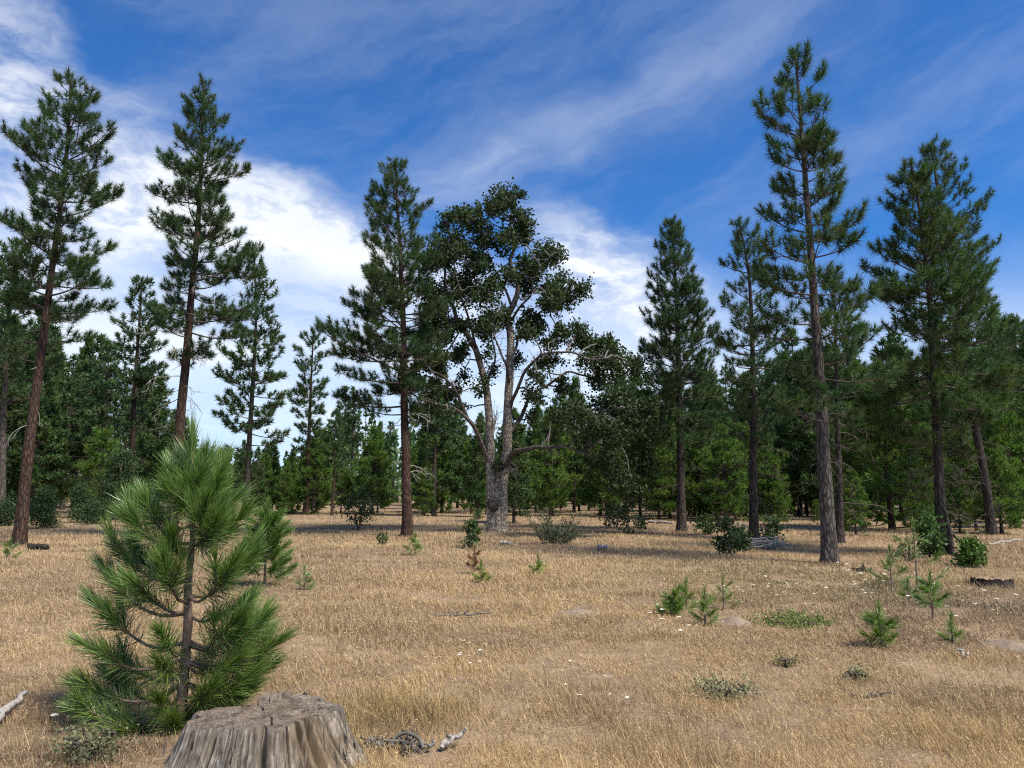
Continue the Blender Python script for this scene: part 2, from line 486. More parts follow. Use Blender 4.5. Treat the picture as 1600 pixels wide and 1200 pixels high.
def pine_core(seed, trunk, r0, r1, prof, ztop, zbot, templ, sides=12, ring=0.25, relief=0.0, gap=0.42, per=4.6, dens=1.0,
              green=GREEN, tuft=1.0, up=1.0, dead=None, flare=1.35, var=0.22, bare=0.25):
    """local metres; trunk (k,3) bottom to top; prof(z) -> (left, right) reach. Returns trunk MB, list of branch MBs, needles MB, dead MBs"""
    rng = np.random.default_rng(seed)
    tp = resample(trunk, ring)
    s = np.concatenate([[0], np.cumsum(np.linalg.norm(np.diff(tp, axis=0), axis=1))]); S = s[-1]
    rad = r0 + (r1 - r0) * (s / S) ** 0.85
    rad = rad * (1 + (flare - 1) * np.exp(-s / 0.28))
    tm = MB()
    V, Qf = tube(tp, rad, sides)
    if relief:
        k = len(tp); th = np.tile(np.arange(sides) / sides, k); zz = np.repeat(s, sides)
        per_n = max(6, int(rad[0] * 40))
        # wrap-around noise: blend two shifted copies
        a = fbm(th * per_n, zz * 3.2, seed, 3); b = fbm((th - 1) * per_n, zz * 3.2, seed, 3)
        nz = a * (1 - th) + b * th
        c = tp.repeat(sides, 0); d = V - c
        V = c + d * (1 + relief * (nz - 0.5) * 2)[:, None]
        low = np.exp(-zz / 0.22) * (0.18 * np.sin(th * 2 * math.pi * 5 + seed) + 0.1 * np.sin(th * 2 * math.pi * 3))
        V = V + d * low[:, None]
    tm.add(V, Qf)
    tz = tp[:, 2]
    def tpos(z):
        return np.array([np.interp(z, tz, tp[:, 0]), np.interp(z, tz, tp[:, 1]), z])
    branches, pos, dirs, scl, cols = [], [], [], [], []
    def put(p, d, s_, c):
        pos.append(p); dirs.append(d); scl.append(s_ * tuft * rng.uniform(0.8, 1.2)); cols.append(c)
    z = zbot
    H = ztop - zbot
    az0 = rng.random() * 6.28
    while z < ztop - 0.12:
        f = (z - zbot) / H
        nb = max(2, int(round(per * rng.uniform(0.7, 1.25))))
        if f < 0.12: nb = max(1, int(nb * 0.6))
        if f > 0.55: nb = max(2, int(round(nb * (1 - 0.9 * (f - 0.55)))))
        for b in range(nb):
            az_ = az0 + b * 2 * math.pi / nb + rng.normal(0, 0.3)
            zz = z + rng.uniform(-0.4, 0.4) * gap
            if zz > ztop - 0.1: continue
            e0 = math.radians(-14 + 62 * f ** 1.3 + rng.normal(0, 8)) * up
            cu = 0.16 + 0.20 * rng.random()
            l = 0.5
            for _ in range(4):
                zt = zz + l * (math.tan(e0) + cu) * 0.85
                Lr = prof(min(zt, ztop))
                w = 0.5 + 0.5 * math.cos(az_)
                l = 0.5 * l + 0.5 * (Lr[0] * (1 - w) + Lr[1] * w)
            l *= rng.uniform(1 - 2.0 * var, 1.0) if rng.random() < 0.8 else rng.uniform(0.95, 1.08)
            rise = math.tan(e0) + cu
            if rise > 0 and zz + l * rise > ztop - 0.05: l = min(l, max(0.10, (ztop - 0.05 - zz) / rise))
            if l < 0.10: l = 0.10
            t = np.linspace(0, 1, 9)
            p0 = tpos(zz)
            h = np.array([math.cos(az_), math.sin(az_), 0.0]); side = np.array([-h[1], h[0], 0.0])
            wob = rng.normal(0, 0.05) * l
            P = p0 + l * t[:, None] * h + (l * (math.tan(e0) * t + cu * t ** 2.2))[:, None] * np.array([0, 0, 1]) \
                + (wob * np.sin(t * 3.0 + rng.random()))[:, None] * side
            r_b = 0.010 + 0.0125 * l
            mb = MB(); mb.tube(P, np.linspace(r_b, 0.006, 9), 5)
            base_c = green * rng.uniform(0.78, 1.22) * np.array([rng.uniform(0.88, 1.25), 1.0, rng.uniform(0.85, 1.1)])
            def along(tt): return np.array([np.interp(tt, t, P[:, q]) for q in range(3)])
            tipd = P[-1] - P[-2]; tipd /= np.linalg.norm(tipd)
            put(P[-1] - tipd * 0.08, tipd + np.array([0, 0, 0.35]), 1.0, base_c)
            ns = int(l * 7.0 * dens + 0.1 + rng.random())
            sg = 1 if rng.random() < 0.5 else -1
            for q in range(ns):
                tt = bare + (0.98 - bare) * (q + rng.random()) / ns
                sg = -sg
                tl = (0.14 + 0.36 * l * (1.05 - tt)) * rng.uniform(0.6, 1.25)
                a_ = math.radians(rng.uniform(28, 68)) * sg
                ax = along(min(1, tt + 0.05)) - along(tt - 0.05); ax /= np.linalg.norm(ax) + 1e-9
                sd = np.cross(ax, [0, 0, 1]); sd /= np.linalg.norm(sd) + 1e-9
                td = ax * math.cos(a_) + sd * math.sin(a_) + np.array([0, 0, rng.normal(0.16, 0.22)])
                td /= np.linalg.norm(td)
                q0 = along(tt); q2 = q0 + td * tl + np.array([0, 0, 0.18 * tl]); q1 = q0 + td * tl * 0.5
                mb.tube([q0, q1, q2], [0.0075, 0.006, 0.004], 3, cap=False)
                put(q2 - (q2 - q1) * 0.2, (q2 - q1) / (np.linalg.norm(q2 - q1) + 1e-9) + np.array([0, 0, 0.45]), 1.0, base_c * rng.uniform(0.85, 1.15))
                if tl > 0.36:
                    for mt in np.arange(0.30, tl - 0.1, 0.22):
                        qq = q0 + (q2 - q0) * (mt / tl) + rng.normal(0, 0.05, 3)
                        put(qq, td + rng.normal(0, 0.5, 3) + np.array([0, 0, 0.4]), 0.9, base_c * rng.uniform(0.8, 1.05))
            branches.append((l, mb))
        az0 += 0.9 + rng.random()
        z += gap * rng.uniform(0.75, 1.25) * (1.1 - 0.35 * f)
    for zz in np.arange(ztop - 0.40, ztop + 0.02, 0.13):
        put(tpos(min(zz, ztop)) + rng.normal(0, 0.02, 3), np.array([0, 0, 1.0]) + rng.normal(0, 0.35, 3), 0.95, green * rng.uniform(0.9, 1.2))
    nm = MB()
    tufts_mesh(nm, rng, templ, np.array(pos), np.array(dirs), np.array(scl), np.array(cols))
    deads = []
    if dead:
        z0, z1, nd, ml = dead
        for _ in range(nd):
            zz = rng.uniform(z0, z1); a_ = rng.random() * 6.28
            l = ml * rng.uniform(0.25, 1.0)
            h = np.array([math.cos(a_), math.sin(a_), 0])
            mb = MB()
            def limb(p, d, l, r, lev):
                n = 6
                P = [p]; dd = d.copy()
                for q in range(n):
                    dd = dd + rng.normal(0, 0.16, 3) + np.array([0, 0, -0.10]); dd /= np.linalg.norm(dd)
                    P.append(P[-1] + dd * l / n)
                mb.tube(P, np.linspace(r, r * 0.35, n + 1), 4, cap=False)
                if lev > 0:
                    for q in range(rng.integers(2, 5)):
                        ii = rng.integers(2, n)
                        limb(P[ii], dd + rng.normal(0, 0.6, 3), l * rng.uniform(0.3, 0.55), r * 0.55, lev - 1)
            limb(tpos(zz) + h * 0.03, h + np.array([0, 0, rng.normal(0.0, 0.25)]), l, 0.006 + 0.007 * l, 2 if l > 0.7 else 1)
            deads.append(mb)
    return tm, branches, nm, deads

def px_pine(name, label, pts, w, prof, seed, d=None, bark='bark_dark', group=None, crown_bot=None, templ=TUFT_HERO, dead=None, wtop=0.18,
            depth_lean=0.0, branch_parts=True, **kw):
    base = ground(*pts[0])
    if d is not None:
        base = at(pts[0][0], pts[0][1], d); base[2] = float(height(base[0], base[1]))
    D = base[1]
    W3 = []
    for k, (u, v) in enumerate(pts):
        p = at(u, v, D + depth_lean * k / (len(pts) - 1))
        W3.append(p - base)
    W3 = np.array(W3); W3[0] = (0, 0, -0.08)
    m = D / math.cos(PITCH) / F * 1.0          # metres per photo pixel at this distance, near enough
    m = np.linalg.norm(at(pts[0][0] + 100, 600, D) - at(pts[0][0], 600, D)) / 100
    def z_of(v): return at(pts[0][0], v, D)[2] - base[2]
    pf = interp_prof([(z_of(v), l * m * 1.07, r * m * 1.07) for v, l, r in prof])
    W3[-1][2] -= 0.24
    zt = W3[-1][2]; zb = z_of(crown_bot if crown_bot else prof[-1][0])
    dd = None
    if dead: dd = (z_of(dead[1]), z_of(dead[0]), dead[2], dead[3] * m)
    tm, br, nm, de = pine_core(seed, W3, w * m / 2, w * m / 2 * wtop, pf, zt, zb, templ, dead=dd, **kw)
    root = empty(name, base, label, 'tree', group)
    tm.build('trunk', M[bark], root)
    nm.build('crown', M['needle'], root, smooth=False)
    if branch_parts:
        for l, b in br: b.build('branch', M['twig'], root)
    else:
        allb = MB()
        for l, b in br:
            for V_, F_ in zip(b.V, b.Fc): pass
        # joined when too small to tell apart
        for l, b in br:
            off = allb.n
            for V_, F_, C_, Mi_ in zip(b.V, b.Fc, b.C, b.Mi):
                allb.V.append(V_); allb.Fc.append(F_ + off); allb.C.append(C_); allb.Mi.append(Mi_)
            allb.n += b.n
        o = allb.build('branches', M['twig'], root); o['kind'] = 'stuff'
    for b in de: b.build('dead_branch', M['deadwood'] if bark == 'bark_red' else M['twig'], root)
    return root

HG = 'tall pines standing in the meadow'
px_pine('pine_tree', 'tall leaning pine with red-brown plated trunk, standing farthest left in the meadow',
        [(30, 850), (45, 700), (62, 570), (80, 430), (95, 320), (105, 230), (112, 112)], 19,
        [(108, 12, 12), (125, 35, 30), (150, 50, 42), (185, 50, 45), (219, 95, 78), (240, 80, 86), (275, 104, 80), (330, 80, 82), (390, 74, 98), (440, 66, 108), (500, 60, 112), (545, 40, 88), (580, 20, 30)],
        11, bark='bark_red', group=HG, crown_bot=560, sides=40, ring=0.07, relief=0.09, dead=(560, 720, 9, 45), var=0.34, up=0.72, gap=0.43, per=4.6, dens=1.5, bare=0.33)
px_pine('pine_tree', 'tall straight pine with bare lower trunk rising directly behind the foreground sapling',
        [(266, 842), (279, 700), (283, 640), (291, 560), (300, 450), (307, 380), (313, 290), (316, 200), (319, 125)], 19,
        [(124, 8, 8), (150, 20, 27), (175, 40, 36), (201, 36, 42), (231, 40, 46), (255, 72, 70), (288, 84, 74), (321, 92, 80), (355, 66, 86), (390, 78, 96), (420, 70, 98), (470, 58, 98), (520, 50, 88), (560, 24, 55), (600, 10, 25)],
        12, bark='bark_red', group=HG, crown_bot=570, sides=36, ring=0.08, relief=0.08, dead=(450, 650, 26, 75), var=0.34, up=0.76, gap=0.45, per=4.6, dens=1.5, bare=0.33)
px_pine('pine_tree', 'middle-sized pine just left of the grey oak, its crown touching the oak',
        [(637, 838), (634, 720), (631, 600), (630, 500), (625, 400), (618, 247)], 17,
        [(247, 7, 7), (272, 20, 24), (300, 46, 40), (325, 52, 50), (350, 58, 52), (365, 88, 56), (400, 82, 60), (445, 96, 64), (485, 102, 66), (520, 140, 66), (550, 146, 66), (578, 162, 62), (605, 122, 62), (640, 104, 50), (665, 64, 36), (690, 30, 20)],
        13, bark='bark_red', group=HG, crown_bot=650, sides=36, ring=0.08, relief=0.08, dead=(600, 740, 14, 60), gap=0.38, per=4.6, dens=1.35, bare=0.30, var=0.28, green=GREEN * 0.95)
px_pine('pine_tree', 'dense dark conical pine standing alone right of the oak',
        [(1065, 830), (1063, 700), (1060, 560), (1055, 430), (1050, 337)], 15,
        [(335, 5, 5), (360, 12, 12), (375, 20, 20), (400, 30, 28), (430, 38, 34), (460, 46, 44), (490, 52, 54), (520, 50, 60), (560, 57, 58), (600, 62, 62), (640, 78, 72), (680, 66, 64), (715, 42, 40)],
        14, bark='bark_dark', group=HG, crown_bot=690, sides=24, ring=0.12, relief=0.07, gap=0.32, per=5.2, dens=1.3, var=0.14, up=1.15, dead=(660, 760, 16, 50), bare=0.15)
px_pine('pine_tree', 'thin-crowned pine with cones between the conical pine and the tallest pine',
        [(1178, 842), (1177, 740), (1177, 640), (1175, 520), (1170, 430), (1156, 340)], 15,
        [(339, 6, 8), (375, 18, 22), (400, 20, 26), (418, 46, 28), (450, 42, 36), (480, 50, 42), (520, 62, 52), (560, 58, 58), (600, 52, 58), (640, 52, 54), (680, 30, 30)],
        15, bark='bark_dark', group=HG, crown_bot=680, sides=24, ring=0.12, relief=0.07, gap=0.40, per=4.4, dens=0.9, dead=(600, 800, 34, 65))
px_pine('pine_tree', 'tallest pine in the meadow, thick grey-brown trunk, right of centre',
        [(1297, 880), (1290, 760), (1281, 600), (1270, 440), (1263, 340), (1252, 200), (1242, 66)], 24,
        [(64, 10, 10), (95, 20, 20), (130, 44, 40), (165, 52, 58), (205, 76, 52), (238, 80, 66), (270, 56, 68), (320, 78, 66), (350, 74, 88), (375, 70, 84), (410, 90, 80), (450, 86, 84), (500, 96, 92), (560, 94, 96), (610, 94, 104), (650, 80, 90), (690, 30, 40)],
        16, bark='bark_grey', group=HG, crown_bot=655, sides=48, ring=0.05, relief=0.09, gap=0.42, per=4.0, dens=1.45, var=0.34, bare=0.34, dead=(600, 720, 10, 70), wtop=0.14)
px_pine('pine_tree', 'dark-trunked pine half hidden behind the tallest pine, on its right side',
        [(1312, 848), (1311, 750), (1308, 650), (1306, 560), (1302, 430)], 13,
        [(430, 6, 6), (470, 30, 46), (520, 42, 62), (580, 46, 72), (640, 42, 84), (700, 30, 74), (750, 10, 50)],
        17, bark='bark_dark', group=HG, crown_bot=690, sides=20, ring=0.15, relief=0.06, gap=0.40, dens=1.0, dead=(620, 790, 26, 90), green=GREEN * np.array([1.05, 1.0, 0.85]))
px_pine('pine_tree', 'broad dense pine with tangled dead lower branches at the far right',
        [(1472, 866), (1468, 760), (1463, 650), (1458, 560), (1450, 440), (1437, 330), (1423, 249)], 18,
        [(248, 7, 7), (275, 24, 24), (311, 44, 32), (340, 52, 42), (377, 64, 52), (416, 88, 62), (450, 92, 82), (500, 98, 112), (540, 104, 132), (580, 104, 142), (620, 104, 130), (660, 96, 110), (700, 70, 80), (730, 30, 30)],
        18, bark='bark_dark', group=HG, crown_bot=690, sides=32, ring=0.08, relief=0.08, gap=0.33, per=5.0, dens=1.15, dead=(640, 820, 44, 80), green=GREEN * np.array([1.06, 1.02, 0.85]))
px_pine('pine_tree', 'curved pine standing behind the broad right pine, its top rising above it',
        [(1550, 836), (1541, 760), (1521, 650), (1508, 560), (1490, 440), (1470, 330), (1454, 217)], 14,
        [(216, 6, 7), (240, 16, 24), (292, 28, 50), (318, 30, 72), (345, 34, 62), (370, 40, 64), (400, 44, 78), (440, 48, 80), (474, 54, 86), (520, 58, 92), (570, 66, 92), (620, 70, 84), (670, 50, 60)],
        19, bark='bark_dark', group=HG, crown_bot=650, sides=24, ring=0.12, relief=0.07, gap=0.38, dens=0.95, dead=(660, 800, 24, 60))
px_pine('pine_tree', 'pine with full ragged crown standing right of the straight pine, its foot behind the sapling',
        [(384, 813), (389, 700), (395, 600), (400, 500), (398, 397)], 11,
        [(395, 6, 6), (440, 22, 22), (470, 34, 32), (520, 46, 38), (560, 56, 48), (600, 64, 52), (650, 54, 50), (690, 52, 48), (715, 34, 32)],
        20, bark='bark_dark', group=HG, crown_bot=715, templ=TUFT_MID, sides=18, ring=0.2, relief=0.05, gap=0.55, tuft=1.35, dens=0.75, dead=(690, 780, 10, 40), branch_parts=False)
px_pine('pine_tree', 'narrow slender pine with sparse crown in front of the treeline left of centre',
        [(478, 803), (482, 700), (486, 600), (490, 512)], 9,
        [(510, 6, 6), (540, 24, 18), (580, 30, 25), (620, 26, 26), (660, 28, 28), (700, 25, 25)],
        21, bark='bark_red', group=HG, crown_bot=700, templ=TUFT_MID, sides=16, ring=0.25, relief=0.05, gap=0.6, tuft=1.4, dens=0.7, branch_parts=False)
px_pine('pine_tree', 'red-trunked pine rising above the left woods between the leaning and the straight pine',
        [(203, 803), (207, 690), (211, 600), (218, 500), (222, 432)], 12,
        [(432, 6, 6), (470, 25, 25), (510, 40, 36), (560, 48, 46), (610, 56, 52), (660, 60, 52), (700, 45, 45)],
        22, bark='bark_red', group=HG, crown_bot=660, templ=TUFT_MID, sides=16, ring=0.25, relief=0.05, gap=0.6, tuft=1.5, dens=0.7, branch_parts=False)
px_pine('pine_tree', 'grey-trunked pine cut off by the left edge of the picture',
        [(2, 818), (6, 640), (15, 480), (27, 372)], 13,
        [(372, 8, 8), (410, 32, 36), (480, 44, 62), (560, 62, 80), (640, 52, 68), (670, 30, 40)],
        23, bark='bark_grey', group=HG, crown_bot=640, templ=TUFT_MID, sides=18, ring=0.2, relief=0.05, gap=0.55, tuft=1.35, dens=0.8, dead=(640, 740, 8, 30), branch_parts=False)

# ------------------------------------------------------------------ oak
def leaf_quads(mb, rng, pos, size, cols, mi=0):
    n = len(pos)
    d = rng.normal(size=(n, 3)) + np.array([0, 0, 0.1]); d /= np.linalg.norm(d, axis=1)[:, None]
    s_ = np.cross(d, rng.normal(size=(n, 3))); s_ /= np.linalg.norm(s_, axis=1)[:, None]
    nn = np.cross(d, s_)
    size = np.asarray(size)[:, None]
    b = pos; t = pos + d * size
    m_ = pos + d * size * 0.55
    l = m_ + s_ * size * 0.36 + nn * size * 0.10
    r = m_ - s_ * size * 0.36 + nn * size * 0.10
    V = np.stack([b, l, t, r], 1).reshape(-1, 3)
    q = np.arange(n)[:, None] * 4 + np.array([0, 1, 2, 3])
    mb.add(V, q, np.repeat(cols, 4, 0), mi)

OD = ground(776, 831)[1]
def build_oak():
    rng = np.random.default_rng(77)
    base = ground(776, 831)
    D = base[1]
    mpp = np.linalg.norm(at(876, 600, D) - at(776, 600, D)) / 100
    root = empty('oak_tree', base, 'old gnarled oak with pale grey twin trunk in the middle of the meadow', 'tree')
    limbs = {}
    def pts3(lst):
        return np.array([at(u, v, D + dy) - base for u, v, dy in lst])
    allp = []
    def limb(name, lst, w0, w1, sides=14, bark='bark_oak', bend=0.05, taper=0.8):
        P = resample(pts3(lst), 0.12)
        n = len(P)
        if n > 6:
            env = np.sin(np.linspace(0, math.pi, n))[:, None]
            nz = np.stack([fbm(np.arange(n) * 0.09 + 10 * len(allp), np.full(n, q * 7.0), 3 + q, 3) - 0.5 for q in range(3)], -1)
            P = P + nz * env * bend * 4
        t = np.linspace(0, 1, n)
        rad = (w0 + (w1 - w0) * t ** taper) * mpp / 2
        V, Qf = tube(P, rad, sides)
        th = np.tile(np.arange(sides) / sides, n)
        zz = np.repeat(np.arange(n) * 0.12, sides)
        k = max(4, sides // 2)
        nz = fbm(th * k, zz * 2.2, 31 + len(allp), 3) * (1 - th) + fbm((th - 1) * k, zz * 2.2, 31 + len(allp), 3) * th
        c = P.repeat(sides, 0); V = c + (V - c) * (1 + 0.30 * (nz - 0.5))[:, None]
        mb = MB(); mb.add(V, Qf)
        mb.add(np.vstack([V[-sides:], P[-1:]]), [[i, (i + 1) % sides, sides] for i in range(sides)])
        mb.build(name, M[bark], root)
        allp.append(P)
        return P
    limb('trunk', [(770, 834, 0.0), (769, 800, 0), (768, 760, 0), (767, 720, 0), (767, 690, 0), (764, 650, .1), (760, 610, .2), (752, 575, .3), (744, 548, .4), (738, 535, .45)], 20.5, 9, 28, bend=0.03, taper=0.62)
    limb('trunk', [(784, 834, .05), (785, 800, .05), (786, 765, .05), (788, 730, 0), (792, 690, -.1), (794, 650, -.1), (796, 600, -.1), (798, 540, 0), (797, 515, 0)], 18, 11, 28, bend=0.03, taper=0.75)
    limb('trunk', [(777, 834, -.04), (777, 800, -.04), (777, 765, -.02), (778, 735, 0.05)], 15, 9, 24, bend=0.0)
    L = [
        ([(740, 541, .4), (728, 520, .5), (712, 505, .7), (706, 478, .8), (690, 455, .9), (696, 420, .9), (686, 392, .9)], 10, 2.5),
        ([(798, 520, 0), (793, 498, .1), (803, 470, .1), (812, 442, .2), (800, 412, .2), (807, 380, 0), (797, 350, 0), (799, 325, 0)], 12, 2),
        ([(763, 722, 0), (752, 695, -.3), (742, 675, -.5), (732, 657, -.8), (716, 643, -1.0), (698, 634, -1.3), (680, 629, -1.6), (655, 622, -2.0), (640, 612, -2.2)], 9, 2.5),
        ([(731, 655, -.8), (722, 635, -1.1), (716, 615, -1.3), (705, 600, -1.5), (692, 586, -1.8), (675, 578, -2.2), (655, 560, -2.5)], 6, 2),
        ([(790, 735, 0), (797, 715, -.4), (806, 702, -.8), (822, 700, -1.2), (840, 699, -1.6), (862, 694, -2.0), (887, 696, -2.5), (905, 706, -2.8), (925, 712, -3.0), (950, 700, -3.3), (975, 690, -3.5)], 9, 2.2),
        ([(797, 676, -.1), (812, 655, .2), (822, 632, .5), (835, 612, .8), (852, 600, 1.0), (868, 590, 1.2), (890, 582, 1.4), (917, 590, 1.5), (940, 596, 1.6), (975, 585, 1.8)], 7, 2),
        ([(797, 640, -.1), (806, 612, -.6), (815, 592, -.9), (830, 570, -1.2), (848, 553, -1.5), (870, 548, -1.8), (892, 550, -2.0), (918, 563, -2.2), (945, 560, -2.4)], 6, 2),
        ([(798, 560, 0), (812, 530, .6), (828, 505, 1.0), (845, 490, 1.3), (868, 475, 1.6), (890, 462, 1.8)], 5.5, 1.6),
        ([(800, 500, 0), (815, 470, -.8), (830, 440, -1.2), (846, 415, -1.5), (860, 400, -1.6)], 4.5, 1.5),
        ([(800, 480, 0), (788, 455, .9), (772, 430, 1.4), (760, 400, 1.6), (748, 370, 1.8), (738, 345, 1.8)], 5, 1.4),
        ([(744, 548, .4), (735, 510, -.3), (728, 480, -.9), (722, 450, -1.2), (712, 415, -1.4), (705, 375, -1.4)], 5, 1.4),
        ([(760, 610, .2), (768, 575, 1.0), (772, 540, 1.5), (764, 505, 2.0), (768, 470, 2.3)], 4.5, 1.4),
        ([(716, 505, .7), (695, 510, .2), (675, 518, -.3), (660, 520, -.6)], 4, 1.4),
        ([(796, 600, -.1), (790, 575, -1.0), (780, 550, -1.6), (770, 520, -2.2), (775, 480, -2.6)], 4.5, 1.4),
        ([(905, 706, -2.8), (930, 690, -2.2), (955, 665, -1.8), (985, 650, -1.5)], 3.5, 1.4),
        ([(887, 696, -2.5), (905, 680, -3.2), (930, 660, -3.6), (960, 640, -3.8)], 3.2, 1.3),
    ]
    for lst, a, b in L: limb('limb', lst, a, b, 12, 'bark_limb_shaded', bend=0.10)
    limb('broken_snag', [(770, 676, -.35), (773, 662, -.4), (776, 646, -.4)], 5, 1.0, 8, 'deadwood', 0)
    limb('dead_stub', [(787, 742, -.25), (796, 736, -.45), (807, 733, -.6)], 4, 3, 8, 'bark_oak', 0)
    # round burl scar on the left stem
    burl = MB(); c0 = at(770, 787, D - 0.34) - base
    nu, nv = 18, 10
    Vb = []
    for a in range(nv + 1):
        for b in range(nu):
            ph = math.pi * a / nv; tt = 2 * math.pi * b / nu
            r = 1 + 0.25 * (float(fbm(np.cos(tt) * 2 + 5, np.cos(ph) * 3 + 5 + np.sin(tt) * 2, 4, 3)) - 0.5)
            Vb.append(c0 + np.array([math.sin(ph) * math.cos(tt) * 0.21, math.sin(ph) * math.sin(tt) * 0.12, math.cos(ph) * 0.27]) * r)
    burl.add(Vb, [[a * nu + b, a * nu + (b + 1) % nu, (a + 1) * nu + (b + 1) % nu, (a + 1) * nu + b] for a in range(nv) for b in range(nu)])
    burl.build('burl', M['bark_grey'], root)
    AP = np.vstack(allp)
    cl = [(768, 392, 24), (757, 418, 22), (730, 395, 22), (795, 322, 36), (822, 345, 28), (775, 318, 24), (735, 342, 28), (752, 366, 28), (706, 352, 26), (698, 382, 34), (682, 405, 32), (745, 402, 24), (815, 372, 26), (790, 372, 24),
          (852, 396, 30), (838, 422, 30), (872, 440, 34), (892, 472, 26), (903, 445, 20), (860, 468, 30), (820, 450, 26), (795, 430, 22), (772, 455, 28), (735, 440, 28), (775, 500, 26),
          (835, 495, 30), (712, 455, 32), (686, 470, 36), (742, 505, 28), (700, 515, 34), (668, 525, 30), (655, 560, 28), (690, 560, 28), (720, 545, 24), (645, 600, 26), (675, 608, 22), (725, 585, 16), (700, 615, 18),
          (900, 528, 30), (932, 545, 36), (962, 560, 32), (985, 578, 26), (940, 592, 26), (880, 515, 20), (868, 540, 18), (905, 575, 20),
          (982, 640, 36), (1002, 680, 36), (952, 668, 34), (1008, 722, 34), (985, 760, 26), (930, 648, 26), (900, 640, 22), (872, 648, 18), (842, 622, 18), (850, 575, 18), (955, 715, 26), (925, 730, 18), (965, 620, 26), (1015, 640, 22), (780, 585, 16), (755, 520, 22), (810, 560, 18), (825, 530, 20), (770, 700, 9), (783, 715, 8), (960, 745, 22), (850, 520, 20), (815, 410, 20), (760, 470, 22), (842, 588, 16), (822, 606, 14), (880, 604, 17), (862, 560, 16), (735, 612, 15), (715, 636, 14), (695, 645, 16), (760, 556, 15), (745, 585, 13), (865, 680, 15), (895, 672, 18), (915, 690, 18), (830, 645, 12), (650, 640, 18)]
    leaves = MB(); twigs = MB()
    P_, S_, C_ = [], [], []
    for (u, v, r) in cl:
        dmax = (60 + 0.6 * r) * mpp
        for rep in range(2 if (r > 27 or (15 < r and rng.random() < .75)) else 1):
            dy = rng.uniform(-1, 1) * (1.9 if r > 15 else 0.3)
            if u > 890 and v > 600: dy -= 2.2
            c = at(u + rng.normal(0, 5), v + rng.normal(0, 5), D + dy) - base
            rr = r * mpp * (1.0 if rep == 0 else 0.85)
            i0 = np.argmin(np.linalg.norm(AP - c, axis=1)); p0 = AP[i0]
            mid = (p0 + c) / 2 + rng.normal(0, 0.12, 3) + np.array([0, 0, 0.1])
            tp = resample([p0, mid, c], 0.15)
            nq = len(tp); tp[1:-1] += rng.normal(0, 0.025, (nq - 2, 3))
            twigs.tube(tp, np.linspace(0.035, 0.016, nq), 5, cap=False)
            nsub = max(6, int(25 * (rr / 0.7) ** 2))
            for q in range(nsub):
                dv = rng.normal(size=3); dv /= np.linalg.norm(dv)
                sc_ = c + dv * rr * (0.20 + 0.68 * rng.random() ** 0.6) * np.array([1, 1.15, 0.85])
                m2 = (c + sc_) / 2 + rng.normal(0, 0.07, 3)
                m3 = (m2 + sc_) / 2 + rng.normal(0, 0.04, 3)
                twigs.tube([c, m2, m3, sc_], [0.014, 0.010, 0.008, 0.005], 3, cap=False)
                nl = rng.integers(20, 38)
                P_.append(sc_ + rng.normal(0, 0.092, (nl, 3)))
                S_.append(rng.uniform(0.08, 0.14, nl))
                cb = np.array([0.044, 0.066, 0.026]) * rng.uniform(0.75, 1.2)
                C_.append(cb * rng.uniform(0.75, 1.3, (nl, 1)))
    # bare lichen twigs along the limbs
    for q in range(420):
        P = allp[rng.integers(2, len(allp))]; p = P[rng.integers(len(P) // 4, len(P))]
        dv = rng.normal(size=3) + np.array([0, 0, 0.15]); dv /= np.linalg.norm(dv)
        l = rng.uniform(0.3, 0.9); pp = [p]
        for w in range(4):
            dv = dv + rng.normal(0, 0.35, 3); dv /= np.linalg.norm(dv); pp.append(pp[-1] + dv * l / 4)
        twigs.tube(pp, np.linspace(0.013, 0.005, 5), 3, cap=False)
    leaf_quads(leaves, rng, np.vstack(P_), np.concatenate(S_), np.vstack(C_))
    leaves.build('crown', M['leaf'], root, smooth=False)
    o = twigs.build('twigs', M['oak_twig'], root); o['kind'] = 'stuff'
M['oak_twig'] = wood_mat('oak_twig_wood', (0.06, 0.055, 0.048), (0.13, 0.12, 0.105), (0.26, 0.25, 0.225), (12, 12, 12))
build_oak()

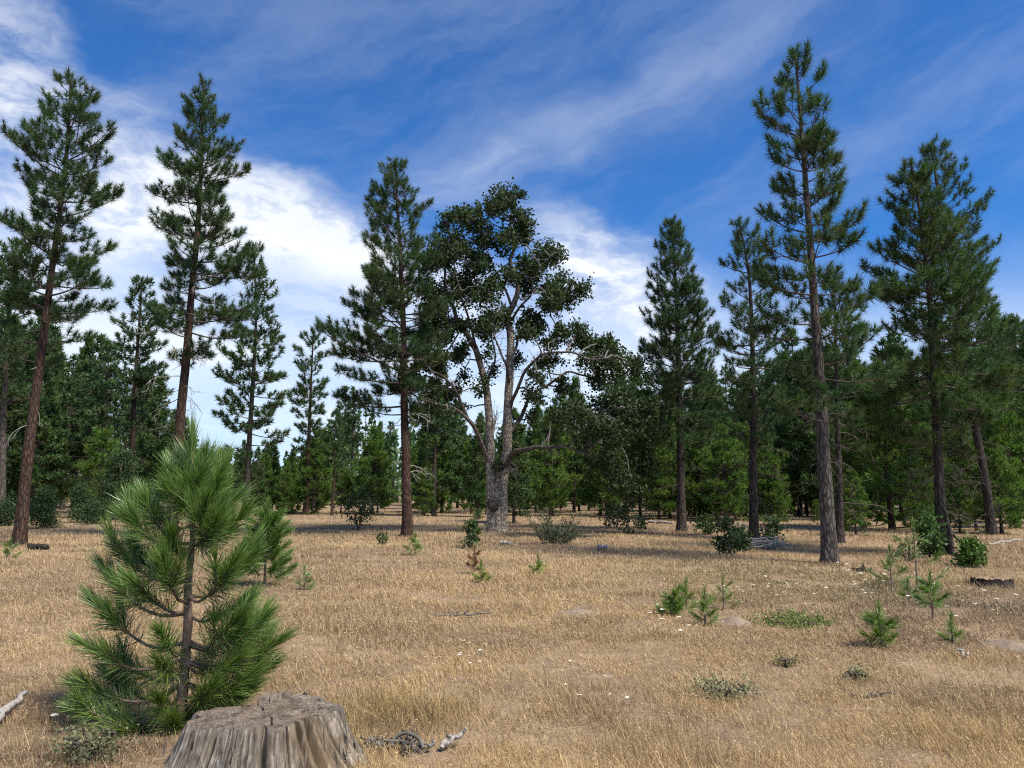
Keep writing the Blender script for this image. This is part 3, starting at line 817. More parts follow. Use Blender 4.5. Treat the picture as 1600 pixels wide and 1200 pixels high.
# ------------------------------------------------------------------ background pines: prototypes, then copies
def proto(seed, H, kind):
    rng = np.random.default_rng(seed)
    lean = rng.normal(0, 0.02 * H)
    tr = [(0, 0, -0.15), (lean * 0.3 + rng.normal(0, .06), rng.normal(0, .06), H * 0.35), (lean * 0.7 + rng.normal(0, .06), rng.normal(0, .05), H * 0.7), (lean, 0, H)]
    if kind == 'tall':      # bare foot, ragged crown
        zb = H * rng.uniform(0.32, 0.45); w = H * 0.13
        pr = [(zb, w * .5, w * .5), (zb + .15 * H, w, w * .9), (zb + .3 * H, w * .9, w), (H * .85, w * .5, w * .5), (H, .1, .1)]
        a = dict(r0=0.012 * H + 0.03, gap=0.6, per=4.2, dens=0.55, tuft=1.7, up=0.85)
        dead = (H * 0.15, zb, 14, w * 0.9)
    elif kind == 'full':    # crown to near the ground
        zb = H * 0.12; w = H * 0.19
        pr = [(zb, w * .85, w * .85), (H * .3, w, w), (H * .6, w * .68, w * .7), (H * .85, w * .3, w * .3), (H, .08, .08)]
        a = dict(r0=0.010 * H + 0.03, gap=0.42, per=5.0, dens=0.8, tuft=1.45, up=1.05)
        dead = None
    else:                   # young, soft and bright
        zb = H * 0.045; w = H * 0.25
        pr = [(zb, w * .8, w * .8), (H * .35, w, w), (H * .65, w * .65, w * .65), (H * .88, w * .28, w * .28), (H, .06, .06)]
        a = dict(r0=0.012 * H + 0.02, gap=0.34, per=5.0, dens=1.0, tuft=1.15, up=1.15)
        dead = None
    gr = {'tall': GREEN * 1.15, 'full': GREEN * np.array([1.2, 1.2, 1.0]), 'young': GREEN * np.array([1.75, 1.75, 0.95])}[kind]
    tm, br, nm, de = pine_core(seed, np.array(tr), a['r0'], a['r0'] * 0.2, interp_prof(pr), H, zb,
                               TUFT_FAR if kind != 'young' else TUFT_MID, sides=9, ring=0.5, gap=a['gap'], per=a['per'], dens=a['dens'], tuft=a['tuft'], up=a['up'], green=gr, dead=dead)
    for grp in ([b for _, b in br] + de):
        off = nm.n
        for V_, F_, C_ in zip(grp.V, grp.Fc, grp.C):
            nm.V.append(V_); nm.Fc.append(F_ + off); nm.C.append(C_ * 1.0); nm.Mi.append(np.ones(len(F_), np.int32))
        nm.n += grp.n
    return H, tm.mesh('trunk', M['bark_red'] if seed % 3 == 0 else M['bark_dark']), nm.mesh('crown', [M['needle'], M['twig']], smooth=False)

PR = {'tall': [proto(100 + k, h, 'tall') for k, h in enumerate((13, 15, 14, 12, 16))],
      'full': [proto(110 + k, h, 'full') for k, h in enumerate((9, 10, 8, 11))],
      'young': [proto(120 + k, h, 'young') for k, h in enumerate((4.5, 5, 4, 3))]}
rb = random.Random(5)
def bg_tree(kind, x, y, H, label, group, name='pine_tree', rot=None, k=None):
    p = PR[kind][rb.randrange(len(PR[kind])) if k is None else k]
    s = H / p[0]
    o = empty(name, (x, y, float(height(x, y))), label, 'tree', group)
    o.rotation_euler = (0, 0, rb.uniform(0, 6.28) if rot is None else rot)
    wd = rb.uniform(0.92, 1.12)
    o.scale = (s * wd, s * wd, s)
    link('trunk', p[1], o); link('crown', p[2], o)
    return o

def bg_px(kind, u, vb, vt, label, group='young pines in front of the treeline', d=None, k=None):
    b = ground(u, vb) if d is None else at(u, vb, d)
    t = at(u, vt, b[1])
    return bg_tree(kind, b[0], b[1], t[2], label, group, k=k)

# single trees one can point to
bg_px('full', 803, 818, 640, 'dark bushy pine close behind the right side of the oak trunk')
bg_px('young', 862, 806, 648, 'bright green young pine under the low right limb of the oak', d=44)
bg_px('young', 938, 806, 668, 'light green young pine under the drooping end of the oak branches', d=46)
bg_px('young', 905, 800, 700, 'small shaded pine between the two light green pines under the oak', d=55)
bg_px('young', 1222, 808, 778, 'small round pine left of the tallest pine, far back in the grass', d=36, k=3)
bg_px('young', 1277, 812, 783, 'tiny pine beside the left edge of the tallest trunk', d=34, k=3)
bg_px('young', 1395, 826, 590, 'loose yellow-green pine between the tallest pine and the broad right pine', d=29)
bg_px('young', 1350, 822, 640, 'soft green young pine just right of the dark trunk behind the tallest pine', d=31)
bg_px('young', 1525, 828, 700, 'low yellow-green pine right of the broad right pine trunk', d=29)
bg_px('young', 1590, 826, 620, 'young pine filling the right edge of the picture', d=31)
bg_px('young', 1338, 842, 742, 'low green pine at the right foot of the dark trunk behind the tallest pine', d=25)
bg_px('young', 1432, 838, 700, 'soft green pine filling the space left of the broad pine trunk', d=27)
bg_px('young', 1500, 836, 735, 'low green pine right behind the broad pine trunk', d=27)
bg_px('young', 1566, 838, 690, 'yellow-green pine right of the curved trunk at the far right', d=27)
bg_px('young', 1205, 815, 690, 'light green pine between the thin-crowned pine and the tallest trunk', d=38)
bg_px('young', 1150, 812, 700, 'light green pine left of the thin-crowned pine trunk', d=38)
bg_px('young', 1030, 812, 690, 'light green pine left of the conical pine trunk', d=40)
bg_px('young', 1095, 812, 680, 'light green pine right of the conical pine trunk', d=40)
bg_px('full', 1120, 806, 600, 'full green pine in the gap between the conical and the thin-crowned pine', d=42)
bg_px('full', 1240, 800, 610, 'full dark pine behind the gap left of the tallest trunk', d=52)
bg_px('tall', 1250, 802, 520, 'leaning slim pine with grey dead twigs seen through the gap left of the tallest trunk', d=44)
bg_px('full', 690, 800, 610, 'dark pine seen between the middle pine and the oak', d=50)
bg_px('tall', 678, 806, 560, 'slim grey-trunked pine between the middle pine and the oak', d=44)
bg_px('young', 450, 800, 715, 'round bright pine right of the sapling at the treeline', d=48)
bg_px('young', 340, 802, 720, 'round green pine behind the sapling top', d=46)
bg_px('full', 425, 800, 690, 'bushy pine at the treeline between the ragged and the slender pine', d=52)
bg_px('full', 590, 800, 670, 'green pine at the treeline just left of the middle pine trunk', d=50)
bg_px('full', 660, 804, 690, 'dark low fir at the treeline just right of the middle pine trunk', d=46)
bg_px('full', 1000, 806, 640, 'pine behind the hanging right end of the oak branches', d=42)

# skyline of the woods behind (photo column -> row of the tops)
SK = np.array([(-300, 430), (0, 420), (60, 470), (110, 510), (180, 520), (235, 560), (270, 640), (330, 690), (470, 690), (500, 640), (545, 600), (600, 640), (700, 620), (760, 650), (830, 640), (900, 590), (1000, 580), (1100, 560), (1200, 560), (1330, 540), (1420, 520), (1600, 470), (1900, 450)], float)
SPOTS = [(60, 'at the left picture edge'), (180, 'right of the leaning pine'), (300, 'behind the straight pine'), (440, 'behind the ragged pine'), (540, 'behind the slender pine'),
         (660, 'behind the middle pine'), (790, 'left behind the oak'), (900, 'right behind the oak'), (1020, 'behind the hanging oak branches'), (1120, 'behind the conical pine'),
         (1220, 'behind the thin-crowned pine'), (1330, 'behind the tallest pine'), (1420, 'left of the broad pine'), (1520, 'behind the broad pine'), (9999, 'at the right picture edge')]
def region_label(u, kind, near):
    k = {'tall': 'bare-trunked pine', 'full': 'bushy dark pine', 'young': 'young light green pine', 'low': 'low young pine'}[kind]
    return k + (' at the wood edge ' if near else ' deep in the woods ') + next(t for m_, t in SPOTS if u < m_)
taken = []
front = {}
under = 0
count = 0
for tries in range(6000):
    if count >= 205: break
    u = rb.uniform(-60, 1660)
    d = 42 + 70 * rb.random() ** 1.25
    if 1050 < u and d < 60 and rb.random() < 0.3: d -= 8
    x = (u - 800) / F * d
    if any((x - a) ** 2 + (d - b) ** 2 < (1.5 + 0.012 * d) ** 2 for a, b in taken): continue
    if 540 < u < 625 and d < 70: continue            # an open gap in the treeline
    vt = float(np.interp(u, SK[:, 0], SK[:, 1])) + rb.random() ** 1.3 * 110
    Ht = at(u, vt, d)[2]
    if Ht < 2.5: continue
    near = d < 58
    if Ht > 10: kind = 'tall' if rb.random() < 0.72 else 'full'
    elif Ht > 6: kind = 'full' if rb.random() < 0.75 else 'tall'
    else: kind = 'young' if rb.random() < 0.6 else 'full'
    if near and rb.random() < 0.16: kind = 'young'; Ht = rb.uniform(2.5, 5)
    Ht = min(Ht, 19)
    lab = region_label(u, kind, near)
    o = bg_tree(kind, x, d, Ht, lab, lab)
    if near: front.setdefault(lab, []).append((u, o))
    taken.append((x, d)); count += 1
for tries in range(3000):                              # understory along the edge of the woods
    if under >= 84: break
    u = rb.uniform(-40, 1640) if rb.random() < .5 else rb.uniform(980, 1640); d = rb.uniform(37 if u > 980 else 46, 66); x = (u - 800) / F * d
    if any((x - a) ** 2 + (d - b) ** 2 < 1.6 ** 2 for a, b in taken): continue
    lab = region_label(u, 'low', True)
    o = bg_tree('young', x, d, rb.uniform(1.8, 5.4), lab, lab)
    front.setdefault(lab, []).append((u, o)); taken.append((x, d)); under += 1
ORD = 'first second third fourth fifth sixth seventh eighth ninth tenth eleventh twelfth thirteenth fourteenth fifteenth sixteenth'.split()
for lab, lst in front.items():
    lst.sort(key=lambda t: t[0])
    if len(lst) > 1:
        for k, (u_, o) in enumerate(lst[:16]):
            o['label'] = lab + ', ' + (ORD[k] + ' from left' if k else 'leftmost')

# the far wood: one mass beyond the single trees
def far_wood():
    rng = np.random.default_rng(9)
    mb = MB()
    n = 800
    for q in range(n):
        d = rng.uniform(84, 180); u = rng.uniform(-350, 1950)
        x = (u - 800) / F * d
        vt = np.interp(u, SK[:, 0], SK[:, 1]); vt = max(vt, 600) + rng.random() * 60
        H = min(max(at(u, vt, d)[2], 5), 15) * rng.uniform(0.75, 1.0)
        b = np.array([x, d, -0.2])
        mb.tube([b, b + [0, 0, H * 0.9]], [0.16, 0.03], 4, np.array([0.04, 0.032, 0.027]), 0, False)
        nt = 95
        f = rng.random(nt) ** 0.9
        r = (0.24 * H * (1 - f) + 0.15) * np.sqrt(rng.random(nt))
        a = rng.random(nt) * 6.28
        c = b + np.stack([r * np.cos(a), r * np.sin(a), H * (0.03 + 0.97 * f)], -1)
        d1 = rng.normal(size=(nt, 3)); d1 /= np.linalg.norm(d1, axis=1)[:, None]
        d2 = np.cross(d1, rng.normal(size=(nt, 3))); d2 /= np.linalg.norm(d2, axis=1)[:, None]
        s_ = rng.uniform(0.25, 0.6, (nt, 1))
        V = np.stack([c - d1 * s_, c + d2 * s_ * 0.5, c + d1 * s_ + [0, 0, 0.15], c - d2 * s_ * 0.5], 1).reshape(-1, 3)
        cc = GREEN * np.array([1.25, 1.3, 1.1]) * rng.uniform(0.7, 1.3) * rng.uniform(0.7, 1.3, (nt, 1))
        mb.add(V, np.arange(nt)[:, None] * 4 + np.array([0, 1, 2, 3]), np.repeat(cc, 4, 0), 0)
    tag(mb.build('forest', M['needle'], smooth=False), 'far mass of dark green pines along the horizon', 'forest', None, 'stuff')
far_wood()

# ------------------------------------------------------------------ needles on young pines near the camera
def brush(mb, rng, P, t0, t1, n, ln, w, a0, a1, col, curl=0.12, updraw=0.0, dry=0.0):
    """needles along polyline P from t0..t1; a0/a1 angle from the shoot at base/tip in degrees"""
    P = np.asarray(P); k = len(P)
    s = np.linspace(0, 1, k)
    t = t0 + (t1 - t0) * rng.random(n)
    t[: n // 8] = t1
    base = np.stack([np.interp(t, s, P[:, q]) for q in range(3)], -1)
    T, A, B = frames(P)
    Tt = np.stack([np.interp(t, s, T[:, q]) for q in range(3)], -1); Tt /= np.linalg.norm(Tt, axis=1)[:, None]
    ref = rng.normal(size=(n, 3))
    rad = np.cross(Tt, ref); rad /= np.linalg.norm(rad, axis=1)[:, None]
    f = (t - t0) / max(1e-6, t1 - t0)
    al = np.radians(a0 + (a1 - a0) * f + rng.normal(0, 9, n))
    d = Tt * np.cos(al)[:, None] + rad * np.sin(al)[:, None] + np.array([0, 0, updraw])
    d /= np.linalg.norm(d, axis=1)[:, None]
    L = ln * rng.uniform(0.7, 1.12, n)[:, None]
    bend = (Tt * 0.6 - rad * 0.5 + rng.normal(0, 0.5, (n, 3)) + np.array([0, 0, -0.35])) * curl
    m1 = base + d * L * 0.5 + bend * L * 0.25
    tip = base + d * L + bend * L
    sd = np.cross(d, rng.normal(size=(n, 3))); sd /= np.linalg.norm(sd, axis=1)[:, None]
    V = np.stack([base - sd * w * .4, base + sd * w * .4, m1 - sd * w * .5, m1 + sd * w * .5, tip], 1).reshape(-1, 3)
    o = np.arange(n)[:, None] * 5
    C = col * rng.uniform(0.55, 1.5, (n, 1)) * np.stack([rng.uniform(0.9, 1.2, n), np.ones(n), rng.uniform(0.8, 1.1, n)], -1)
    C = np.where((rng.random(n) < dry)[:, None], np.array([0.26, 0.16, 0.065]), C)
    Cv = np.repeat(C, 5, 0).reshape(n, 5, 3); Cv[:, 4] *= 1.12; Cv[:, :2] *= 0.9
    n0 = mb.n
    mb.add(V, o + np.array([0, 1, 3, 2]), Cv.reshape(-1, 3))
    # the tip triangles share the vertices just added
    mb.Fc.append(o + np.array([2, 3, 4]) + n0); mb.Mi.append(np.zeros(n, np.int32))

SAP_GREEN = np.array([0.116, 0.205, 0.047])
SAP_OLD = np.array([0.084, 0.148, 0.047])

def foreground_sapling():
    rng = np.random.default_rng(3)
    D = 5.15
    base = at(281, 1142, D); base[2] = float(height(base[0], base[1]))
    root = empty('pine_sapling', base, 'waist-high bright green pine sapling with long needles growing beside the cut stump', 'tree')
    def W3(u, v, dy=0.0): return at(u, v, D + dy) - base
    tr = np.vstack([[0, 0, -0.03], [W3(u, v) for u, v in [(281, 1120), (287, 1065), (291, 1005), (294, 972), (293, 942), (296, 890), (301, 840), (301, 790), (300, 740), (300, 700)]]])
    tr = resample(tr, 0.05)
    n = len(tr)
    rad = np.interp(np.linspace(0, 1, n), [0, .1, .4, .7, 1], [0.040, 0.034, 0.027, 0.017, 0.008])
    tm = MB(); tm.tube(tr, rad * (1 + 0.06 * np.sin(np.arange(n) * 1.7)), 14); tm.build('trunk', M['sapling_stem'], root)
    lead = MB()
    brush(lead, rng, np.vstack([tr[-8:], W3(300, 690)]), 0.0, 1.0, 340, 0.21, 0.0042, 50, 10, SAP_GREEN, 0.04)
    lead.build('leader_needles', M['needle_near'], root, smooth=False)
    tz = tr[:, 2]
    # (attach row on the trunk, [tip u, v, depth], optional fork tips)
    B = [
        (790, (252, 712, .05)), (788, (368, 706, .10)), (795, (340, 700, .25)), (800, (316, 728, -.25)), (805, (395, 770, .25)), (800, (285, 745, -.30)), (770, (330, 692, -.08)), (772, (272, 700, .12)), (790, (358, 735, -.25)), (800, (246, 748, -.18)), (820, (225, 790, .25)), (830, (330, 770, -.45)),
        (850, (206, 764, .10)), (855, (174, 800, -.10)), (850, (400, 790, -.15)), (850, (350, 800, -.40)), (855, (252, 832, -.40)), (850, (372, 800, .35)), 
        (905, (162, 845, .15)), (905, (192, 842, .35)), (940, (248, 860, -.45)), (930, (413, 858, -.10)), (930, (380, 872, -.40)), 
        (958, (140, 876, .05)), (955, (182, 898, -.30)), (960, (410, 930, .15)),
        (1003, (125, 932, .05)), (1000, (437, 962, -.05)), (1004, (395, 955, -.25)), (1010, (240, 985, -.50)), (1008, (420, 975, .35)),
        (1030, (105, 1005, -.05)), (1032, (233, 1040, -.42)), (1035, (462, 998, .0)), (1033, (437, 985, .30)), (1030, (345, 1010, .45)), (1036, (392, 1030, -.22)),
        (1064, (95, 1072, .0)), (1066, (445, 1040, .12)), (1068, (420, 1050, -.10)), (1066, (150, 1055, .3)),
        (1100, (94, 1112, -.15)), (1098, (412, 1078, .0)), (1102, (395, 1092, .12)), (1104, (345, 1100, -.05)), (1112, (150, 1150, -.35)), (1118, (265, 1130, -.35)), (1090, (230, 1095, -.40)), (1085, (345, 1070, -.30)), (1045, (180, 1040, .15)),
    ]
    for va, (tu, tv, td) in B:
        za = W3(290, va)[2]
        p0 = np.array([np.interp(za, tz, tr[:, q]) for q in range(3)])
        tip = W3(tu, tv, td)
        v = tip - p0; hl = np.linalg.norm(v[:2]); l = np.linalg.norm(v)
        # out first, then curving up to the tip; the needles overshoot, so the wood ends short
        tip_w = p0 + v * max(0.35, (l - 0.13) / l)
        v = tip_w - p0
        sag = np.array([0, 0, -0.16 * hl - 0.05 * abs(v[2])])
        ctrl = [p0, p0 + v * 0.33 + sag * 0.8 + rng.normal(0, .012, 3), p0 + v * 0.68 + sag * 0.75 + rng.normal(0, .012, 3), tip_w]
        P = resample(ctrl, 0.025); k = len(P)
        lo = va > 1020
        wood = MB(); wood.tube(P, np.linspace(0.0055 + 0.011 * l, 0.0035, k), 7)
        ob = wood.build('branch', M['sapling_stem'], root)
        nb = MB()
        c_new = SAP_GREEN * rng.uniform(0.85, 1.15) * np.array([1.0 + (0.12 if lo else 0.0), 1.0, 1.0])
        c_old = SAP_OLD * rng.uniform(0.85, 1.1) * (np.array([1.35, 1.1, 0.8]) if (lo and rng.random() < 0.35) else np.ones(3))
        tnew = max(0.0, 1 - 0.24 / max(l, 0.25)); told = max(0.18, 1 - 0.44 / max(l, 0.3))
        brush(nb, rng, P, tnew, 1.0, 250, 0.19, 0.0040, 50, 12, c_new, 0.05)
        if tnew > told + 0.03: brush(nb, rng, P, told, tnew, int(130 * min(1, l / 0.6)), 0.155, 0.0036, 75, 48, c_old, 0.05, 0.0, 0.10)
        if l > 0.55:                                       # side shoots of older branches
            for q in range(2 if l < 0.8 else 3):
                tt = rng.uniform(0.45, 0.85); ii = int(tt * (k - 1)); p = P[ii]
                ax = P[min(ii + 2, k - 1)] - P[ii - 2]; ax /= np.linalg.norm(ax)
                sd = np.cross(ax, [0, 0, 1]) * (1 if q % 2 else -1)
                dv = ax * 0.75 + sd * 0.6 + np.array([0, 0, 0.35]); dv /= np.linalg.norm(dv)
                ls = rng.uniform(0.10, 0.20)
                PP = resample([p, p + dv * ls * 0.5, p + dv * ls + np.array([0, 0, 0.03])], 0.025)
                wd2 = MB(); wd2.tube(PP, np.linspace(0.006, 0.003, len(PP)), 5); wd2.build('side_shoot', M['sapling_stem'], ob)
                brush(nb, rng, PP, 0.15, 1.0, 140, 0.165, 0.0038, 58, 14, c_new, 0.05)
        nb.build('needles', M['needle_near'], ob, smooth=False)
foreground_sapling()

def small_pine(label, u, v, h, spread, seed, nb=5, ln=0.16, nd=110, w=0.0045, tint=(1, 1, 1), lean=0.0, d=None, bare=0.15, brown_low=False, name='pine_seedling', group='pine seedlings in the dry grass'):
    rng = np.random.default_rng(seed)
    base = ground(u, v)
    root = empty(name, base, label, 'tree', group)
    tr = resample([(0, 0, -0.02), (lean * .4, 0, h * .5), (lean, 0, h)], 0.04)
    tm = MB(); tm.tube(tr, np.linspace(0.010 + 0.011 * h, 0.005, len(tr)), 8); tm.build('trunk', M['sapling_stem'], root)
    g0 = SAP_GREEN * np.array(tint)
    lead = MB(); brush(lead, rng, tr, max(0.2, 1 - 0.26 / h), 1.0, int(nd * 1.3), ln, w, 60, 12, g0)
    lead.build('leader_needles', M['needle_near'], root, smooth=False)
    for q in range(nb):
        f = bare + (0.92 - bare) * (q + rng.random() * .6) / nb
        ii = min(int(f * (len(tr) - 1)), len(tr) - 2); p = tr[ii]
        a = q * 2.4 + rng.random()
        l = spread * (1.05 - 0.75 * f) * rng.uniform(0.75, 1.1)
        hd = np.array([math.cos(a), math.sin(a), 0])
        P = resample([p, p + hd * l * .55 + [0, 0, 0.02 * l], p + hd * l + [0, 0, 0.32 * l]], 0.03)
        wd = MB(); wd.tube(P, np.linspace(0.005 + 0.006 * l, 0.003, len(P)), 5); ob = wd.build('branch', M['sapling_stem'], root)
        mb = MB()
        c = g0 * rng.uniform(0.85, 1.15)
        if brown_low and f < 0.35: c = np.array([0.36, 0.19, 0.05])
        brush(mb, rng, P, max(0.05, 1 - 0.26 / max(l, .2)), 1.0, nd, ln, w, 62, 14, c)
        mb.build('needles', M['needle_near'], ob, smooth=False)
    return root

small_pine('knee-high pine with a thin red stem behind the right side of the foreground sapling', 413, 917, 1.22, 0.44, 41, 36, 0.19, 190, 0.0075, (0.95, 0.95, 0.9), name='pine_sapling', group=None)
small_pine('bushy bright green pine seedling, left one of the pair near the dirt mound', 1046, 962, 0.29, 0.13, 42, 8, 0.12, 130, 0.0055, (1.15, 1.1, .9), 0.10)
small_pine('little pine seedling tucked against the right side of the bushy seedling', 1073, 954, 0.32, 0.16, 43, 5, 0.14, 70, 0.005, (1.2, 1.1, .9))
small_pine('upright pine seedling directly left of the pale dirt mound', 1102, 978, 0.34, 0.13, 44, 6, 0.12, 90, 0.005, (1.2, 1.1, .9))
small_pine('thin faded seedling just behind the pale dirt mound', 1131, 952, 0.38, 0.22, 45, 6, 0.11, 50, 0.005, (1.2, 1.05, .9))
small_pine('round bright pine seedling nearest the camera on the right', 1377, 1013, 0.36, 0.17, 46, 10, 0.12, 120, 0.0045, (1.2, 1.12, .9))
small_pine('tiny pine seedling right of the round bright seedling', 1489, 1004, 0.22, 0.10, 47, 4, 0.12, 70, 0.0045, (1.2, 1.1, .9))
small_pine('pine seedling with a tuft of orange dead needles on its lower stem', 1458, 970, 0.48, 0.20, 48, 7, 0.12, 100, 0.0055, (1.05, 1.08, .9), 0, brown_low=True, bare=0.38)
small_pine('open-branched pine seedling, tallest of the three at the right', 1434, 918, 0.95, 0.62, 49, 6, 0.14, 60, 0.007, (1.0, 1.0, .9), bare=0.12)
small_pine('thin pine seedling left of the open-branched one', 1394, 922, 0.58, 0.34, 50, 6, 0.13, 60, 0.007, (.95, .95, .9))
small_pine('small pine seedling between the two thin ones at the right', 1421, 942, 0.26, 0.14, 51, 4, 0.12, 50, 0.006, (1.0, 1.0, .9))
small_pine('yellow-green seedling in front of the middle pine trunk', 648, 868, 0.42, 0.22, 52, 5, 0.16, 80, 0.008, (1.25, 1.1, .95))
small_pine('tiny yellow-green seedling beside the rust-brown dead one', 752, 910, 0.28, 0.12, 53, 4, 0.13, 60, 0.007, (1.5, 1.2, .8))
small_pine('rust-brown dead pine seedling standing in the grass', 741, 896, 0.42, 0.13, 54, 6, 0.10, 80, 0.007, (2.2, 0.62, 1.1))
small_pine('tiny green seedling alone in the grass below the oak', 841, 898, 0.26, 0.12, 55, 4, 0.13, 60, 0.007, (1.4, 1.2, .8))
small_pine('small thin seedling in the grass right of the foreground sapling', 475, 922, 0.30, 0.12, 56, 4, 0.12, 50, 0.006, (1.1, 1.0, .9))
small_pine('small seedling at the foot of the leaning red pine', 15, 872, 0.34, 0.2, 57, 5, 0.14, 60, 0.007, (1.0, 1.0, .9))

# ------------------------------------------------------------------ leafy shrubs
def leaf_shrub(name, label, u, v, h, w, seed, n_clumps=22, leaf=0.075, per=26, col=(0.060, 0.095, 0.035), shape='round', stems=4, cat='shrub', group=None, spread=0.09, lean=(0, 0), lift=0.0):
    rng = np.random.default_rng(seed)
    base = ground(u, v)
    root = empty(name, base, label, cat, group)
    P_, S_, C_ = [], [], []
    st = []
    for k in range(stems):
        a = k * 6.28 / stems + rng.random()
        e = np.array([math.cos(a) * w * .28 + lean[0] * .6, math.sin(a) * w * .28, h * rng.uniform(.55, .85)])
        P = resample([(0.02 * math.cos(a), 0.02 * math.sin(a), -.03), e * np.array([.45, .45, .5]) + rng.normal(0, .05 * w, 3), e], 0.06)
        mb = MB(); mb.tube(P, np.linspace(0.010 + 0.010 * h, 0.006, len(P)), 6); mb.build('stem', M['twig'], root); st.append(P)
    SP = np.vstack(st); tw = MB()
    for k in range(n_clumps):
        f = (k + rng.random()) / n_clumps
        a = rng.random() * 6.28
        if shape == 'cone': rr = w * .5 * (1.05 - f) ** 0.8 * math.sqrt(rng.uniform(.35, 1)); z = h * (0.06 + 0.92 * f)
        elif shape == 'flat': rr = w * .5 * math.sqrt(rng.random()); z = h * rng.uniform(.2, .9)
        else:
            rr = w * .5 * math.sin(math.pi * (0.22 + 0.72 * f)) * math.sqrt(rng.uniform(.25, 1)); z = h * (lift + (1 - lift) * (0.10 + 0.88 * f))
        c = np.array([rr * math.cos(a) + lean[0] * f, rr * math.sin(a) + lean[1] * f, z])
        p0 = SP[np.argmin(np.linalg.norm(SP - c, axis=1))]
        tw.tube([p0, (p0 + c) / 2 + rng.normal(0, .02, 3), c], [0.008, 0.006, 0.004], 4, cap=False)
        P_.append(c + rng.normal(0, spread, (per, 3)) * np.array([1, 1, .8])); S_.append(rng.uniform(.7, 1.3, per) * leaf)
        C_.append(np.array(col) * rng.uniform(.8, 1.25) * rng.uniform(.7, 1.3, (per, 1)))
    PP = np.vstack(P_); PP[:, 2] = np.maximum(PP[:, 2], 0.03)
    lf = MB(); leaf_quads(lf, rng, PP, np.concatenate(S_), np.vstack(C_)); lf.build('foliage', M['leaf'], root, smooth=False)
    o = tw.build('twigs', M['twig'], root); o['kind'] = 'stuff'
    return root

DK = (0.050, 0.080, 0.034)
DK2 = (0.046, 0.078, 0.032)
leaf_shrub('oak_shrub', 'dark cone-shaped shrub right behind the leaning red pine', 66, 826, 1.5, 1.0, 61, 70, .06, 100, DK2, 'cone', 3, spread=.15, group='dark shrubs before the left woods')
leaf_shrub('oak_shrub', 'slim dark shrub, first of a pair before the left woods', 121, 817, 1.7, 0.9, 62, 52, .06, 90, DK2, 'cone', 3, spread=.14, group='dark shrubs before the left woods')
leaf_shrub('oak_shrub', 'low dark shrub, second of a pair before the left woods', 145, 819, 0.9, 0.9, 63, 44, .06, 90, DK2, 'round', 3, spread=.15, group='dark shrubs before the left woods')
leaf_shrub('oak_shrub', 'dark shrub cut off by the left picture edge', 8, 822, 1.0, 0.8, 64, 44, .06, 90, DK2, 'round', 3, spread=.15, group='dark shrubs before the left woods')
leaf_shrub('oak_tree', 'dark young oak rising behind the sapling top before the left woods', 185, 812, 3.4, 2.2, 65, 130, .08, 90, DK2, 'cone', 4, 'tree', spread=.24)
leaf_shrub('oak_shrub', 'loose oak bush left of the middle pine with bare stems below', 560, 828, 1.5, 1.15, 66, 44, .085, 26, DK, 'round', 5, spread=.15, lift=.1)
leaf_shrub('oak_shrub', 'small upright leafy oak seedling left of the oak trunk', 736, 857, 0.72, 0.48, 67, 26, .075, 24, (0.062, 0.105, 0.035), 'round', 3, spread=.07)
leaf_shrub('oak_shrub', 'tiny oak sprout between the middle pine and the oak', 748, 812, 0.5, 0.5, 68, 14, .08, 20, (0.062, 0.105, 0.035), 'round', 3, spread=.08)
leaf_shrub('oak_shrub', 'tiny oak sprout left of the middle pine foot', 597, 851, 0.32, 0.35, 69, 8, .07, 16, (0.07, 0.105, 0.035), 'round', 3, spread=.06)
leaf_shrub('oak_shrub', 'crooked dark oak bush right of the grey-green bush', 986, 834, 1.0, 1.0, 70, 24, .09, 26, DK, 'round', 3, spread=.10)
leaf_shrub('oak_shrub', 'low dark oak bush behind the crooked one', 962, 824, 0.9, 1.1, 71, 24, .09, 26, (0.055, 0.072, 0.04), 'round', 3, spread=.12)
leaf_shrub('oak_shrub', 'leafy oak bush left of the brush pile', 1140, 868, 0.85, 0.45, 72, 22, .085, 28, DK, 'round', 4, spread=.08, lean=(-.1, 0))
leaf_shrub('oak_shrub', 'rounded oak bush against the left end of the brush pile', 1158, 862, 0.52, 0.42, 73, 20, .085, 28, DK, 'round', 4, spread=.08)
leaf_shrub('oak_shrub', 'small oak bush at the right end of the brush pile', 1208, 847, 0.62, 0.6, 74, 20, .085, 22, DK, 'round', 4, spread=.08)
leaf_shrub('oak_shrub', 'small green oak bush behind and left of the brush pile', 1100, 835, 0.62, 0.75, 75, 24, .085, 26, (0.065, 0.11, 0.035), 'round', 4, spread=.09)
leaf_shrub('oak_shrub', 'upright green oak bush at the foot of the broad right pine', 1453, 872, 0.9, 0.50, 76, 36, .085, 30, (0.062, 0.11, 0.035), 'round', 4, spread=.09)
leaf_shrub('oak_shrub', 'dense bright green round bush right of the broad right pine', 1515, 886, 0.50, 0.42, 77, 36, .075, 34, (0.085, 0.150, 0.035), 'round', 4, spread=.075)
leaf_shrub('oak_shrub', 'sparse grey-green weed left of the upright bush', 1418, 880, 0.5, 0.35, 78, 12, .06, 14, (0.10, 0.12, 0.06), 'round', 3, spread=.07)
leaf_shrub('low_plant', 'flat spreading patch of bright green leaves right of the dirt mound', 1236, 976, 0.06, 0.80, 79, 46, .030, 26, (0.16, 0.21, 0.065), 'flat', 6, 'plant', spread=.06)
leaf_shrub('low_plant', 'low grey-green weed patch in the right foreground', 1135, 1088, 0.10, 0.42, 80, 30, .02, 30, (0.25, 0.25, 0.14), 'flat', 6, 'plant', spread=.05)
